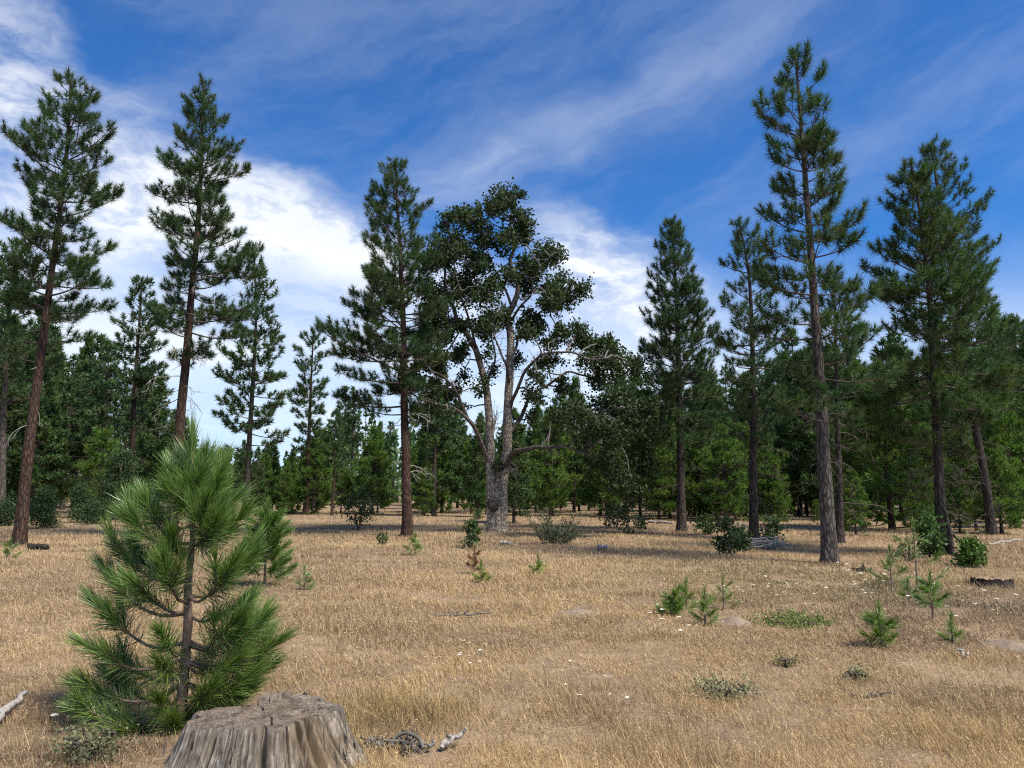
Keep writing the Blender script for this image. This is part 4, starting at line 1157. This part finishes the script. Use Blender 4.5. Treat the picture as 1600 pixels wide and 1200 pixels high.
leaf_shrub('low_plant', 'small grey-green weed at the right, below the round bright seedling', 1336, 1062, 0.08, 0.22, 81, 16, .02, 20, (0.26, 0.25, 0.15), 'flat', 5, 'plant', spread=.04)
leaf_shrub('low_plant', 'small yellow-green weed in the middle of the right foreground', 1228, 1040, 0.08, 0.22, 82, 14, .02, 16, (0.28, 0.25, 0.12), 'flat', 5, 'plant', spread=.04)
leaf_shrub('low_plant', 'low dull green plants under the gap left of the tallest pine', 1200, 815, 0.2, 2.2, 83, 50, .08, 24, (0.085, 0.115, 0.045), 'flat', 5, 'plant', spread=.1)
leaf_shrub('low_plant', 'dark grey-green weed below the sapling at the bottom left', 138, 1188, 0.16, 0.30, 84, 22, .022, 34, (0.15, 0.16, 0.085), 'flat', 5, 'plant', spread=.05)

def broom_bush():
    rng = np.random.default_rng(91)
    base = ground(866, 850)
    root = empty('broom_bush', base, 'spiky grey-green bush of upright thin stems right of the oak trunk', 'shrub')
    P_, S_, C_ = [], [], []
    for k in range(70):
        a = rng.random() * 6.28; l = rng.uniform(.45, 1.15); o = rng.uniform(.2, .75)
        hd = np.array([math.cos(a), math.sin(a), 0])
        p0 = hd * rng.random() * .35; e = p0 + hd * o * l + np.array([0, 0, l * .9])
        if k > 45: e = p0 + hd * o + np.array([0.25, 0, rng.uniform(.2, .5)])
        P = resample([p0 - [0, 0, .03], (p0 + e) / 2 + rng.normal(0, .04, 3), e], .08)
        mb = MB(); mb.tube(P, np.linspace(.008, .003, len(P)), 4); mb.build('stem', M['twig'], root)
        n = 46; t = rng.uniform(.25, 1, n)
        s = np.linspace(0, 1, len(P))
        P_.append(np.stack([np.interp(t, s, P[:, q]) for q in range(3)], -1) + rng.normal(0, .028, (n, 3)))
        S_.append(rng.uniform(.03, .06, n)); C_.append(np.array([0.105, 0.130, 0.075]) * rng.uniform(.7, 1.25, (n, 1)))
    lf = MB(); leaf_quads(lf, rng, np.vstack(P_), np.concatenate(S_), np.vstack(C_)); lf.build('foliage', M['leaf'], root, smooth=False)
broom_bush()

# ------------------------------------------------------------------ the stump
STC = at(408, 1190, 4.50); STC[2] = 0.0
def stump():
    rng = np.random.default_rng(8)
    zb = float(height(STC[0], STC[1]))
    root = empty('tree_stump', (STC[0], STC[1], zb), 'wide weathered grey stump with fibrous sides in the left foreground', 'stump')
    nth, nz = 720, 34
    th = np.arange(nth) / nth * 2 * math.pi
    def wrapn(freq, z, seed, oct=3):
        t = th / (2 * math.pi)
        a = fbm(t * freq + z, z * 0 + z, seed, oct); b = fbm((t - 1) * freq + z, z * 0 + z, seed, oct)
        return a * (1 - t) + b * t
    zero = np.zeros(nth)
    outline = 0.425 * np.ones(nth)
    outline *= 1 + 0.035 * np.cos(2 * th + 0.5) + 0.10 * (wrapn(7, zero + .37, 2) - .5) + 0.035 * np.sin(5 * th + 1)
    # notch where a slab broke away, front right (angle about -50 degrees)
    dth = np.angle(np.exp(1j * (th - R(-38))))
    notch = -0.06 * np.exp(-(dth / 0.33) ** 2)
    dth2 = np.angle(np.exp(1j * (th - R(-66))))
    ridge = 0.05 * np.exp(-(dth2 / 0.10) ** 2)
    ztop = 0.235 + 0.055 * np.clip(np.sin(th + 0.2), 0, 1) ** 2 * (np.cos(th) > -0.3) + 0.02 * np.cos(th) + 0.05 * (wrapn(60, zero + 1.7, 6) - 0.5)
    fib = wrapn(70, zero + 2.3, 11, 3); fib2 = wrapn(190, zero + 4.1, 12, 2)
    fl = wrapn(11, zero + 5.2, 13, 2)
    fib3 = wrapn(330, zero + 6.3, 14, 2)
    gap_ = wrapn(26, zero + 7.7, 19, 3)
    V = []; C = []
    for k in range(nz):
        f = k / (nz - 1)                                   # 0 base .. 1 rim
        z = -0.05 + (ztop + 0.05) * f
        flare = 0.11 * (1 - f) ** 1.8 * (0.55 + 0.9 * fl) + 0.035 * (1 - f)
        flare = flare * (1 + 0.8 * np.exp(-(np.angle(np.exp(1j * (th - R(-8)))) / 0.35) ** 2))
        jit = 0.010 * (fbm(th * 40, np.full(nth, f * 2.2), 21, 3) - 0.5)
        crk = np.clip((0.45 - fib) / 0.12, 0, 1) * (0.4 + 0.6 * vnoise(th * 9, np.full(nth, f * 2.5), 31))
        r = outline + notch * (0.35 + 0.65 * f) + ridge * f + flare + 0.060 * (fib - .5) + 0.030 * (fib2 - .5) + jit - 0.075 * crk + 0.016 * (fib3 - .5) - 0.07 * np.clip((.42 - gap_) / .07, 0, 1) * (.35 + .65 * f)
        if f > 0.9: r = r - 0.012 * (f - .9) / .1 * (1 + 2 * (fib2 - .5))
        V.append(np.stack([r * np.cos(th), r * np.sin(th) * 0.64, z], -1))
        base_c = (1.0 - 0.70 * crk) * (0.45 + 0.75 * fib2 + 0.35 * fib3)
        br = np.exp(-(dth / 0.42) ** 2)                    # the freshly broken face is browner
        C.append(np.stack([base_c * (1 - .08 * br), base_c * (1 - .18 * br), base_c * (1 - .34 * br)], -1))
    rim = V[-1]
    V = np.vstack(V); C = np.vstack(C)
    i, j = np.meshgrid(np.arange(nz - 1), np.arange(nth), indexing='ij'); j2 = (j + 1) % nth
    Qf = np.stack([i * nth + j, i * nth + j2, (i + 1) * nth + j2, (i + 1) * nth + j], -1).reshape(-1, 4)
    mb = MB(); mb.add(V, Qf, C); mb.build('side', M['stump'], root, smooth=False)
    # cut top: rings of the rim shrinking to the centre with saw relief and a step
    nr = 40; V = []; C = []
    for k in range(nr):
        f = 1 - k / (nr - 1)
        p = rim * np.array([f, f, 1])
        x, y = p[:, 0], p[:, 1]
        zc = 0.242 + 0.05 * np.clip(y, -.2, .4) + 0.03 * np.clip(x, -.4, .5)
        z = rim[:, 2] * f ** 6 + zc * (1 - f ** 6)
        z = z + (1 - f ** 8) * (0.026 * (fbm(x * 9 + 7, y * 26 + 3, 15, 4) - .5) + 0.026 * (fbm(x * 4 + 1, y * 5 + 2, 16, 2) - .5)
            - 0.028 * np.exp(-((x - .02) / .05) ** 2 - ((y - .17) / .025) ** 2) - 0.03 * np.exp(-((x - .22) / .04) ** 2 - ((y + .02) / .03) ** 2))
        rr_ = np.sqrt(x * x + (y / .64) ** 2)
        for ca, cw in ((-2.2, .006), (-1.1, .005), (.4, .006), (1.9, .005), (2.9, .006), (-.45, .007), (-2.75, .004), (1.2, .004)):
            da = np.angle(np.exp(1j * (th - ca - .12 * np.sin(rr_ * 14 + ca * 5))))
            z = z - .030 * np.exp(-(da * rr_ / cw) ** 2) * np.clip((rr_ - .06) / .1, 0, 1)
        z = z + .0035 * np.sin(rr_ * 330 + 6 * fbm(x * 5 + 3, y * 5 + 3, 44, 2)) * (1 - f ** 10)
        step = (y > 0.19 + 0.05 * np.sin(x * 9)) & (x > -0.02)
        z = z + np.where(step & (f > .3), 0.030, 0.0) * (1 - f ** 10)
        V.append(np.stack([x, y, z], -1))
        dk = (1 - 0.35 * (fbm(x * 14 + 5, y * 14 + 5, 18, 3) < 0.40)) * (.85 + .15 * np.sin(rr_ * 210 + 5 * fbm(x * 5 + 3, y * 5 + 3, 45, 2)))
        C.append(np.stack([dk, dk * .985, dk * .97], -1))
    V = np.vstack(V); C = np.vstack(C)
    i, j = np.meshgrid(np.arange(nr - 1), np.arange(nth), indexing='ij'); j2 = (j + 1) % nth
    Qf = np.stack([i * nth + j, i * nth + j2, (i + 1) * nth + j2, (i + 1) * nth + j], -1).reshape(-1, 4)
    mb = MB(); mb.add(V, Qf, C); mb.build('cut_top', M['stump_top'], root, smooth=False)
    # loose splinters standing off the side
    for k in range(26):
        a = rng.uniform(-2.9, -0.1); ii = int((a % (2 * math.pi)) / (2 * math.pi) * nth)
        z0 = rng.uniform(0.02, 0.2); l = rng.uniform(.06, .16)
        rr = outline[ii] + 0.03 + 0.1 * (1 - z0 / .3) ** 1.8
        p = np.array([rr * math.cos(a), rr * math.sin(a) * .8, z0])
        q = np.array([(rr - .02) * math.cos(a + .03), (rr - .02) * math.sin(a + .03) * .8, z0 + l])
        s_ = MB(); s_.tube([p, (p + q) / 2 + rng.normal(0, .004, 3), q], [.004, .006, .002], 4); s_.build('splinter', M['stump'], root)
stump()

# ------------------------------------------------------------------ dead wood, mounds
def stick_mesh(mb, rng, p, q, r0, r1, wob=.03, n=9, sides=7):
    P = np.linspace(p, q, n); P[1:-1] += rng.normal(0, wob, (n - 2, 3))
    P = resample(P, max(.02, np.linalg.norm(np.asarray(q) - p) / 24))
    V, Qf = tube(P, np.linspace(r0, r1, len(P)), sides)
    V = V + rng.normal(0, r0 * .10, V.shape)
    c0 = 1 + 0 * V
    mb.add(V, Qf)
    mb.add(np.vstack([V[:sides], P[:1]]), [[i, (i + 1) % sides, sides] for i in range(sides)])
    mb.add(np.vstack([V[-sides:], P[-1:]]), [[i, (i + 1) % sides, sides] for i in range(sides)])

def stick_thing(name, label, u0, v0, u1, v1, r, seed, mat='deadwood', cat='stick', z0=.02, z1=.03, wob=.015, side=0):
    rng = np.random.default_rng(seed)
    a, b = ground(u0, v0), ground(u1, v1)
    base = a.copy()
    mb = MB(); p = np.array([0, 0, z0 + r * .5]); q = b - base; q[2] += z1 + r * .5
    stick_mesh(mb, rng, p, q, r, r * .7, wob)
    o = mb.build(name, M[mat]); o.location = base
    tag(o, label, cat)
    for k in range(side):
        s_ = MB(); t = rng.uniform(.2, .8); c = p + (q - p) * t
        stick_mesh(s_, rng, c, c + rng.normal(0, .12, 3) * np.array([1, 1, .25]) + [0, 0, .02], r * .45, r * .2, .01); s_.build('twig', M[mat], o)
    return o

stick_thing('driftwood_chunk', 'pale grey split wood chunk lying at the left picture edge', -12, 1146, 38, 1108, .026, 1, cat='wood chunk', z0=.05, z1=.10)
stick_thing('stick', 'short bleached sticks by the sapling branch tip at left', 84, 1100, 98, 1094, .010, 2)
stick_thing('branch_litter', 'weathered grey branch lying flat in the middle foreground grass', 676, 966, 766, 964, .014, 3, 'oak_twig', side=3, z0=.03, z1=.04, cat='branch')
stick_thing('log', 'short dark log on the grass right of the leaning red pine', 43, 859, 76, 859, .085, 4, 'char', 'log', wob=.01)
stick_thing('log', 'small pale grey wood piece in front of the oak trunk', 782, 852, 799, 853, .05, 5, cat='log', wob=.01, z0=.05, z1=.05)
stick_thing('log', 'small bleached broken log right of the grey-green bush', 933, 860, 950, 862, .05, 6, cat='log', wob=.02, z0=.06, z1=.08)
stick_thing('log', 'fallen pale log far back between the oak and the conical pine', 1014, 817, 1052, 819, .07, 7, cat='log', wob=.02)
stick_thing('stick', 'thin grey fallen branch at the far right edge of the grass', 1545, 853, 1598, 849, .025, 8, side=3, z0=.04, z1=.1)
stick_thing('stick', 'dark leaning broken branch beside the broad right pine foot', 1512, 860, 1484, 866, .035, 9, 'twig', z0=.0, z1=.55, side=2)
stick_thing('stick', 'dark scorched sticks on the ground right of the tallest trunk', 1338, 893, 1362, 893, .035, 10, 'char', side=3)
stick_thing('stick', 'curved grey stick poking up right of the stump', 690, 1176, 728, 1168, .014, 11, z0=.02, z1=.10, side=0, wob=.02)
stick_thing('stick', 'flat grey stick in the right foreground', 1330, 1092, 1400, 1088, .010, 12, z0=.01, z1=.01, side=2, mat='twig')
stick_thing('stick', 'short pale stick right of the round bright seedling', 1496, 1026, 1512, 1031, .012, 13, z0=.05, z1=.04)

def second_trunk():
    rng = np.random.default_rng(17)
    b = ground(1487, 867)
    D = b[1]
    pts = np.array([at(u, v, D) - b for u, v in [(1487, 870), (1484, 835), (1479, 810), (1473, 790)]])
    mb = MB(); P = resample(pts, .1); mb.tube(P, np.linspace(.075, .04, len(P)), 12)
    o = mb.build('dead_trunk', M['bark_dark']); o.location = b
    tag(o, 'thin dark dead stem leaning on the foot of the broad right pine', 'tree trunk')
second_trunk()

def brush_pile():
    rng = np.random.default_rng(23)
    b = ground(1190, 858)
    root = empty('brush_pile', b, 'pile of bleached grey branches at the foot of the thin-crowned pine', 'brush pile')
    for k in range(34):
        a = rng.uniform(-.5, .5) + (math.pi if rng.random() < .5 else 0); l = rng.uniform(.3, .85)
        c = np.array([rng.uniform(-.35, .42), rng.uniform(-.3, .3), rng.uniform(.03, .24)])
        d = np.array([math.cos(a), math.sin(a), rng.uniform(-.3, .3)]) * l / 2
        p, q = c - d, c + d; p[2] = max(p[2], .01); q[2] = max(q[2], .01)
        mb = MB(); stick_mesh(mb, rng, p, q, rng.uniform(.010, .026), .007, .02, 7, 5); mb.build('branch', M['deadwood'], root)
    mb = MB(); stick_mesh(mb, rng, np.array([-.42, 0, .27]), np.array([.48, .05, .28]), .028, .02, .01, 7, 6); mb.build('branch', M['deadwood'], root)
    mb = MB(); stick_mesh(mb, rng, np.array([0.02, .1, .62]), np.array([.20, .0, .02]), .02, .015, .01, 7, 6); mb.build('branch', M['twig'], root)
brush_pile()

def root_debris():
    rng = np.random.default_rng(29)
    b = ground(612, 1172)
    root = empty('root_debris', b, 'tangle of grey decayed roots and bark beside the right foot of the stump', 'debris')
    arch = np.array([(-.02, 0, .03), (.03, .02, .10), (.10, .02, .125), (.17, .0, .09), (.21, -.03, .03)])
    mb = MB(); P = resample(arch, .015); mb.tube(P * np.array([.9, 1, .7]), np.linspace(.009, .012, len(P)), 7); mb.build('root', M['oak_twig'], root)
    for k in range(40):
        p = np.array([rng.uniform(-.16, .22), rng.uniform(-.10, .10), rng.uniform(.0, .05)])
        d = rng.normal(0, .055, 3); d[2] = abs(d[2]) * .5
        mb = MB(); stick_mesh(mb, rng, p, p + d, rng.uniform(.005, .012), .003, .012, 6, 5); mb.build('root', M['oak_twig'] if k % 3 else M['twig'], root)
root_debris()

def low_stump():
    rng = np.random.default_rng(31)
    b = ground(1550, 916)
    root = empty('tree_stump', b, 'low charred stump with a straw-coloured top in the grass at the right', 'stump')
    n = 60; th = np.arange(n) / n * 2 * math.pi
    r = .29 * (1 + .12 * (fbm(np.cos(th) * 2 + 4, np.sin(th) * 2 + 4, 3, 3) - .5) * 2)
    V = []
    for k, (f, z) in enumerate([(1.12, -.03), (1.05, .03), (1.0, .09), (1.0, .13)]):
        V.append(np.stack([r * f * np.cos(th), r * f * np.sin(th), z + 0 * th + .012 * rng.normal(size=n)], -1))
    V = np.vstack(V)
    Qf = [[k * n + i, k * n + (i + 1) % n, (k + 1) * n + (i + 1) % n, (k + 1) * n + i] for k in range(3) for i in range(n)]
    mb = MB(); mb.add(V, Qf); mb.build('side', M['char'], root, False)
    T = [V[-n:]]
    for f in (.8, .5, .2, .02): T.append(V[-n:] * np.array([f, f, 1]) + np.stack([0 * th, 0 * th, .012 * rng.normal(size=n) + .005], -1))
    T = np.vstack(T)
    mb = MB(); mb.add(T, [[k * n + i, k * n + (i + 1) % n, (k + 1) * n + (i + 1) % n, (k + 1) * n + i] for k in range(4) for i in range(n)])
    mb.build('cut_top', M['ground'], root, False)
low_stump()

def mound(name, label, u, v, w, dpt, h, seed, mat='dirt'):
    b = ground(u, v)
    n, m = 36, 12; V = []
    for k in range(m + 1):
        f = k / m
        for q in range(n):
            a = q / n * 2 * math.pi
            x, y = w / 2 * f * math.cos(a), dpt / 2 * f * math.sin(a)
            z = h * (math.cos(f * math.pi) * .5 + .5) * (1 + .5 * (float(fbm(x * 5 + 9, y * 5 + 9, seed, 3)) - .5)) + float(height(b[0] + x, b[1] + y)) - b[2] - .012 * f
            V.append((x, y, z))
    mb = MB(); mb.add(V, [[k * n + q, k * n + (q + 1) % n, (k + 1) * n + (q + 1) % n, (k + 1) * n + q] for k in range(m) for q in range(n)])
    o = mb.build(name, M[mat]); o.location = b
    tag(o, label, 'mound')
MOUNDS = []
def add_mound(*a, **k):
    mound(*a, **k); b = ground(a[2], a[3]); MOUNDS.append((b[0], b[1], a[4] / 2, a[5] / 2))
add_mound('dirt_mound', 'low pale dirt mound right of the upright seedling', 1148, 972, .5, .7, .06, 1)
add_mound('dirt_mound', 'small bare dirt patch at the far right edge of the meadow', 1585, 1010, .6, .8, .05, 2)
add_mound('dirt_mound', 'flat bare earth hump in the middle of the meadow', 905, 958, .75, .7, .045, 3)
add_mound('dirt_mound', 'tiny pale dirt hump in the middle foreground, right of the white flowers', 945, 1056, .22, .25, .02, 4)

# ------------------------------------------------------------------ dry grass
# patches tinting the grass, some with a cast shadow painted in: (photo u, v, half-width m, half-depth m, colour, weight)
PATCH = [(1260, 905, 2.4, 2.6, (0.24, 0.23, 0.115), .55), (1420, 930, 1.6, 1.6, (0.24, 0.215, 0.125), .5), (1520, 945, 1.3, 1.1, (0.20, 0.165, 0.125), .75), (1090, 890, 2.0, 2.0, (0.27, 0.24, 0.13), .35),
         (760, 1000, 1.3, .6, (0.23, 0.165, 0.115), .6), (150, 1170, .6, .35, (0.20, 0.135, 0.095), .7), (1400, 1075, .9, .6, (0.22, 0.165, 0.115), .6), (1000, 1000, 1.0, .5, (0.25, 0.18, 0.12), .5),  # the bottom-left patch paints the sapling's shadow into the grass colour
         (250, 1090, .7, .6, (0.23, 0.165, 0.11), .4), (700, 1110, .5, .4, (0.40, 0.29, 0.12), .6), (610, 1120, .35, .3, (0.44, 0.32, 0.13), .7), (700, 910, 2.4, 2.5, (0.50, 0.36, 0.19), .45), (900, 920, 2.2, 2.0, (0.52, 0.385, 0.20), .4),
         (520, 838, 3.0, 1.8, (0.25, 0.215, 0.13), .4), (860, 1130, .8, .5, (0.26, 0.18, 0.115), .45), (1450, 1150, .8, .4, (0.46, 0.34, 0.17), .4)]  # first patch: shadow of the middle pine painted on the grass to its left
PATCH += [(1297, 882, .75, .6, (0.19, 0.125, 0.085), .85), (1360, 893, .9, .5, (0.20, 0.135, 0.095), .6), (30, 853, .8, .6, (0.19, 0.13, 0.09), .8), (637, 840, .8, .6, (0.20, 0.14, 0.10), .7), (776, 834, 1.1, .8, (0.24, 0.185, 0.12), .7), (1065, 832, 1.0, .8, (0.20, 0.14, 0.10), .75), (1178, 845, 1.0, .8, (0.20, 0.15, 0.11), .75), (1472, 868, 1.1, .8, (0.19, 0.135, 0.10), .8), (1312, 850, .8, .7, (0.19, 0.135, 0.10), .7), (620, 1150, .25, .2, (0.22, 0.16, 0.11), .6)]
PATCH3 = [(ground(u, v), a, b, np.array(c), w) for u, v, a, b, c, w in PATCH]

def dry_grass():
    rng = np.random.default_rng(55)
    zones = [(3.2, 7.5, 500000), (7.5, 14, 400000), (14, 28, 260000), (28, 62, 120000)]
    mb = MB()
    for (a, b, n) in zones:
        # even in area within the zone, thinning out with distance
        e = -0.4
        t = rng.random(n)
        y = (a ** (e) + (b ** (e) - a ** (e)) * t) ** (1 / e)
        x = (rng.random(n) * 2 - 1) * (0.72 * y + 1.2)
        # clumping
        cl = fbm(x * 2.2, y * 2.2, 71, 3)
        bare = fbm(x * .8 + 31, y * .8 + 7, 91, 3)
        keep = rng.random(n) < np.clip(0.15 + 1.9 * (cl - .28), .10, 1.0) * np.clip(1.25 - 2.6 * (bare - .52), .22, 1.0)
        r2 = ((x - STC[0]) / .56) ** 2 + ((y - STC[1]) / .46) ** 2
        keep &= r2 > 1
        for mx, my, mw, md in MOUNDS: keep &= (((x - mx) / (mw * .85)) ** 2 + ((y - my) / (md * .85)) ** 2 > 1) | (rng.random(n) < .12)
        x, y, cl = x[keep], y[keep], cl[keep]; n = len(x)
        z = height(x, y)
        big = fbm(x * .22 + 11, y * .22, 73, 3); med = fbm(x * .9, y * .9 + 5, 74, 3); mic = rng.random(n)
        gold = np.array([0.58, 0.425, 0.225]); pale = np.array([0.74, 0.58, 0.34]); brown = np.array([0.30, 0.215, 0.148]); grn = np.array([0.21, 0.20, 0.09])
        f = np.clip((big * .65 + med * .35 - .40) / .18, 0, 1)[:, None]
        c = brown * (1 - f) + gold * f
        # the near ground is browner and more trampled, further out it reads as straw
        fd = np.clip((y - 7) / 12, 0, 1)[:, None] * .40
        c = c * (1 - fd) + gold * fd
        g_ = np.clip((med - .50) / .18, 0, 1)[:, None] * .6
        c = c * (1 - g_) + brown * g_ * 1.1
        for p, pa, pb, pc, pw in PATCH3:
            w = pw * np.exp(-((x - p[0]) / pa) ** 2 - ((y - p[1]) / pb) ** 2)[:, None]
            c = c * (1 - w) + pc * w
        m1 = (mic < .14)[:, None]; c = np.where(m1, c * .25 + pale * .75, c)
        m2 = ((mic > .25) & (mic < .27))[:, None]; c = np.where(m2, grn, c)
        m3 = (mic > .78)[:, None]; c = np.where(m3, c * .62, c)
        c = c * rng.uniform(.75, 1.25, (n, 1))
        hgt = (0.020 + 0.055 * rng.random(n) ** 1.8 + 0.024 * cl) * (1 + .5 * np.clip((med - .5) * 3, -.6, 1)) * (1 if a < 14 else 1.15)
        for tu, tv, ta, tb, tk in ((640, 1120, .42, .30, 1.3), (1480, 1150, .55, .3, .8), (560, 1185, .25, .2, 1.0), (1000, 1180, .5, .2, .7), (200, 1185, .5, .2, .8), (1500, 905, 1.2, .8, .5)):
            tp_ = ground(tu, tv); hgt = hgt * (1 + tk * np.exp(-((x - tp_[0]) / ta) ** 2 - ((y - tp_[1]) / tb) ** 2))
        tallm = rng.random(n) < .012
        hgt = np.where(tallm, hgt * rng.uniform(1.6, 2.6, n), hgt)
        wd = 0.0018 * (np.maximum(y, 4.5) / 4.5) ** 1.05 * rng.uniform(.7, 1.4, n)
        flat = rng.random(n) < .34
        an = rng.random(n) * 6.28; ln = hgt * np.abs(rng.normal(0, .75, n)) + np.where(flat, rng.uniform(.02, .06, n), 0)
        hgt = np.where(flat, hgt * .3, hgt)
        c = np.where(flat[:, None], c * np.array([.86, .86, .90]), c)
        wind = np.array([-.02, .0])
        dx, dy = np.cos(an) * ln + wind[0], np.sin(an) * ln
        sa = rng.normal(0, .7, n)
        sx, sy = np.cos(sa) * wd, np.sin(sa) * wd
        zb = z - .01
        if a < 14:
            # stalk with a bend and a pale seed head
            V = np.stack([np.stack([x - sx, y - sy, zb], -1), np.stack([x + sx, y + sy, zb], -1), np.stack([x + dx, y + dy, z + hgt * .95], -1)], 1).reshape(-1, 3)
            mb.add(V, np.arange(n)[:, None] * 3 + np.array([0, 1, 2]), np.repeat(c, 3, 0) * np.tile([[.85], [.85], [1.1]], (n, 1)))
            hd = np.where(rng.random(n) < .12)[0]; k = len(hd)
            tp = np.stack([x + dx, y + dy, z + hgt * .95], -1)[hd]
            d = np.stack([dx, dy, 0 * dx - hgt * .1], -1)[hd]; d = d / (np.linalg.norm(d, axis=1)[:, None] + 1e-6) + rng.normal(0, .5, (k, 3)); d /= np.linalg.norm(d, axis=1)[:, None]
            L = (rng.uniform(.014, .034, k) * (y[hd] / 5) ** .45)[:, None]
            s2 = np.cross(d, rng.normal(size=(k, 3))); s2 /= np.linalg.norm(s2, axis=1)[:, None]
            W2 = (wd[hd] * rng.uniform(.7, 1.3, k))[:, None]
            Vh = np.stack([tp - d * L * .3, tp + d * L * .2 + s2 * W2, tp + d * L * .7, tp + d * L * .2 - s2 * W2], 1).reshape(-1, 3)
            ch = (pale * rng.uniform(.5, 1.1, (k, 1)) * .55 + c[hd] * .45)
            mb.add(Vh, np.arange(k)[:, None] * 4 + np.array([0, 1, 2, 3]), np.repeat(ch, 4, 0))
        else:
            V = np.stack([np.stack([x - sx, y - sy, zb], -1), np.stack([x + sx, y + sy, zb], -1), np.stack([x + dx, y + dy, z + hgt], -1)], 1).reshape(-1, 3)
            mb.add(V, np.arange(n)[:, None] * 3 + np.array([0, 1, 2]), np.repeat(c, 3, 0) * np.tile([[.85], [.85], [1.12]], (n, 1)))
    tag(mb.build('grass', M['grass'], smooth=False), 'dry straw-coloured grass covering the whole meadow', 'grass', None, 'stuff')
dry_grass()

# single long straw stalks that stand out near the camera
def straw_stalks():
    rng = np.random.default_rng(66)
    spots = [(655, 1130, 675, 1066, 'long pale seeding grass stalk leaning right of the stump debris'), (530, 1195, 545, 1150, 'pale bent grass stalk in front of the stump right side'),
             (1180, 1190, 1200, 1130, 'tall straw stalk at the bottom right of centre'), (820, 1200, 850, 1155, 'bent straw stalk at the bottom middle')]
    for (u0, v0, u1, v1, lab) in spots:
        b = ground(u0, min(v0, 1196)); t = at(u1, v1, b[1]) - b
        P = resample([(0, 0, -.01), t * .5 + [-.01, 0, .01], t], .03)
        mb = MB(); mb.tube(P, np.linspace(.0022, .0012, len(P)), 4, np.array([.60, .48, .29])); o = mb.build('grass_stalk', M['grass']); o.location = b
        tag(o, lab, 'grass stalk', 'single long grass stalks')
        hb = MB()
        for k in range(14):
            p = t * (1 - .02 * k) + rng.normal(0, .004, 3); d = t / np.linalg.norm(t) + rng.normal(0, .35, 3)
            hb.tube([p, p + d * .010, p + d * .022], [.0008, .0028, .0006], 4, np.array([.66, .54, .34]))
        hb.build('seed_head', M['grass'], o)
straw_stalks()

# ------------------------------------------------------------------ yarrow
def yarrow():
    rng = np.random.default_rng(88)
    st = MB(); st.tube([(0, 0, -.01), (.01, 0, .1), (.005, .01, .2)], [.0035, .003, .0025], 4, np.array([.16, .17, .08]))
    stm = st.mesh('stem', M['grass'])
    hd = MB()
    for k in range(26):
        a = k * 2.4; r = .042 * math.sqrt(k / 26)
        c = np.array([.005 + r * math.cos(a), .01 + r * math.sin(a), .2 + .008 * math.cos(r * 30) + rng.normal(0, .002)])
        n = 6; V = [c + [.0085 * math.cos(q * 6.28 / n), .0085 * math.sin(q * 6.28 / n), 0] for q in range(n)] + [c + [0, 0, .006]]
        hd.add(V, [[q, (q + 1) % n, n] for q in range(n)], np.array([.80, .78, .66]))
    hdm = hd.mesh('flower_head', M['white_petal'])
    cl = [((1200, 1400), (888, 940), 34, .55, 'small white yarrow in the greenish grass before the tallest pine', 'yarrow before the tallest pine'),
          ((1080, 1200), (870, 930), 12, .5, 'small white yarrow in the grass left of the tallest pine', 'yarrow left of the tallest pine'),
          ((1340, 1480), (905, 945), 12, .6, 'white yarrow flower among the thin seedlings at the right', 'yarrow among the right seedlings'),
          ((715, 765), (1008, 1048), 11, .34, 'cream yarrow flower in the small cluster in the middle foreground', 'yarrow cluster in the middle foreground'),
          ((860, 1010), (1040, 1105), 6, .34, 'single cream yarrow flower in the foreground right of centre', 'yarrow scattered right of centre'),
          ((1480, 1590), (930, 1000), 8, .6, 'single white yarrow flower near the low charred stump', 'yarrow near the low stump'),
          ((1010, 1110), (955, 1010), 7, .5, 'single white yarrow flower near the pale dirt mound', 'yarrow near the dirt mound'),
          ((840, 900), (843, 852), 4, .9, 'white flower at the foot of the spiky grey-green bush', 'flowers at the spiky bush'),
          ((60, 110), (1120, 1150), 2, .55, 'single white yarrow flower in the grass at the far left', 'yarrow at the far left')]
    for (ua, ub), (va, vb), n, s, lab, grp in cl:
        for k in range(n):
            b = ground(rng.uniform(ua, ub), rng.uniform(va, vb))
            o = empty('yarrow_flower', b, lab, 'flower', grp)
            sc_ = s * rng.uniform(.7, 1.2); o.scale = (sc_, sc_, sc_ * rng.uniform(.8, 1.1)); o.rotation_euler = (rng.normal(0, .12), rng.normal(0, .12), rng.random() * 6.28)
            link('stem', stm, o); link('flower_head', hdm, o)
yarrow()
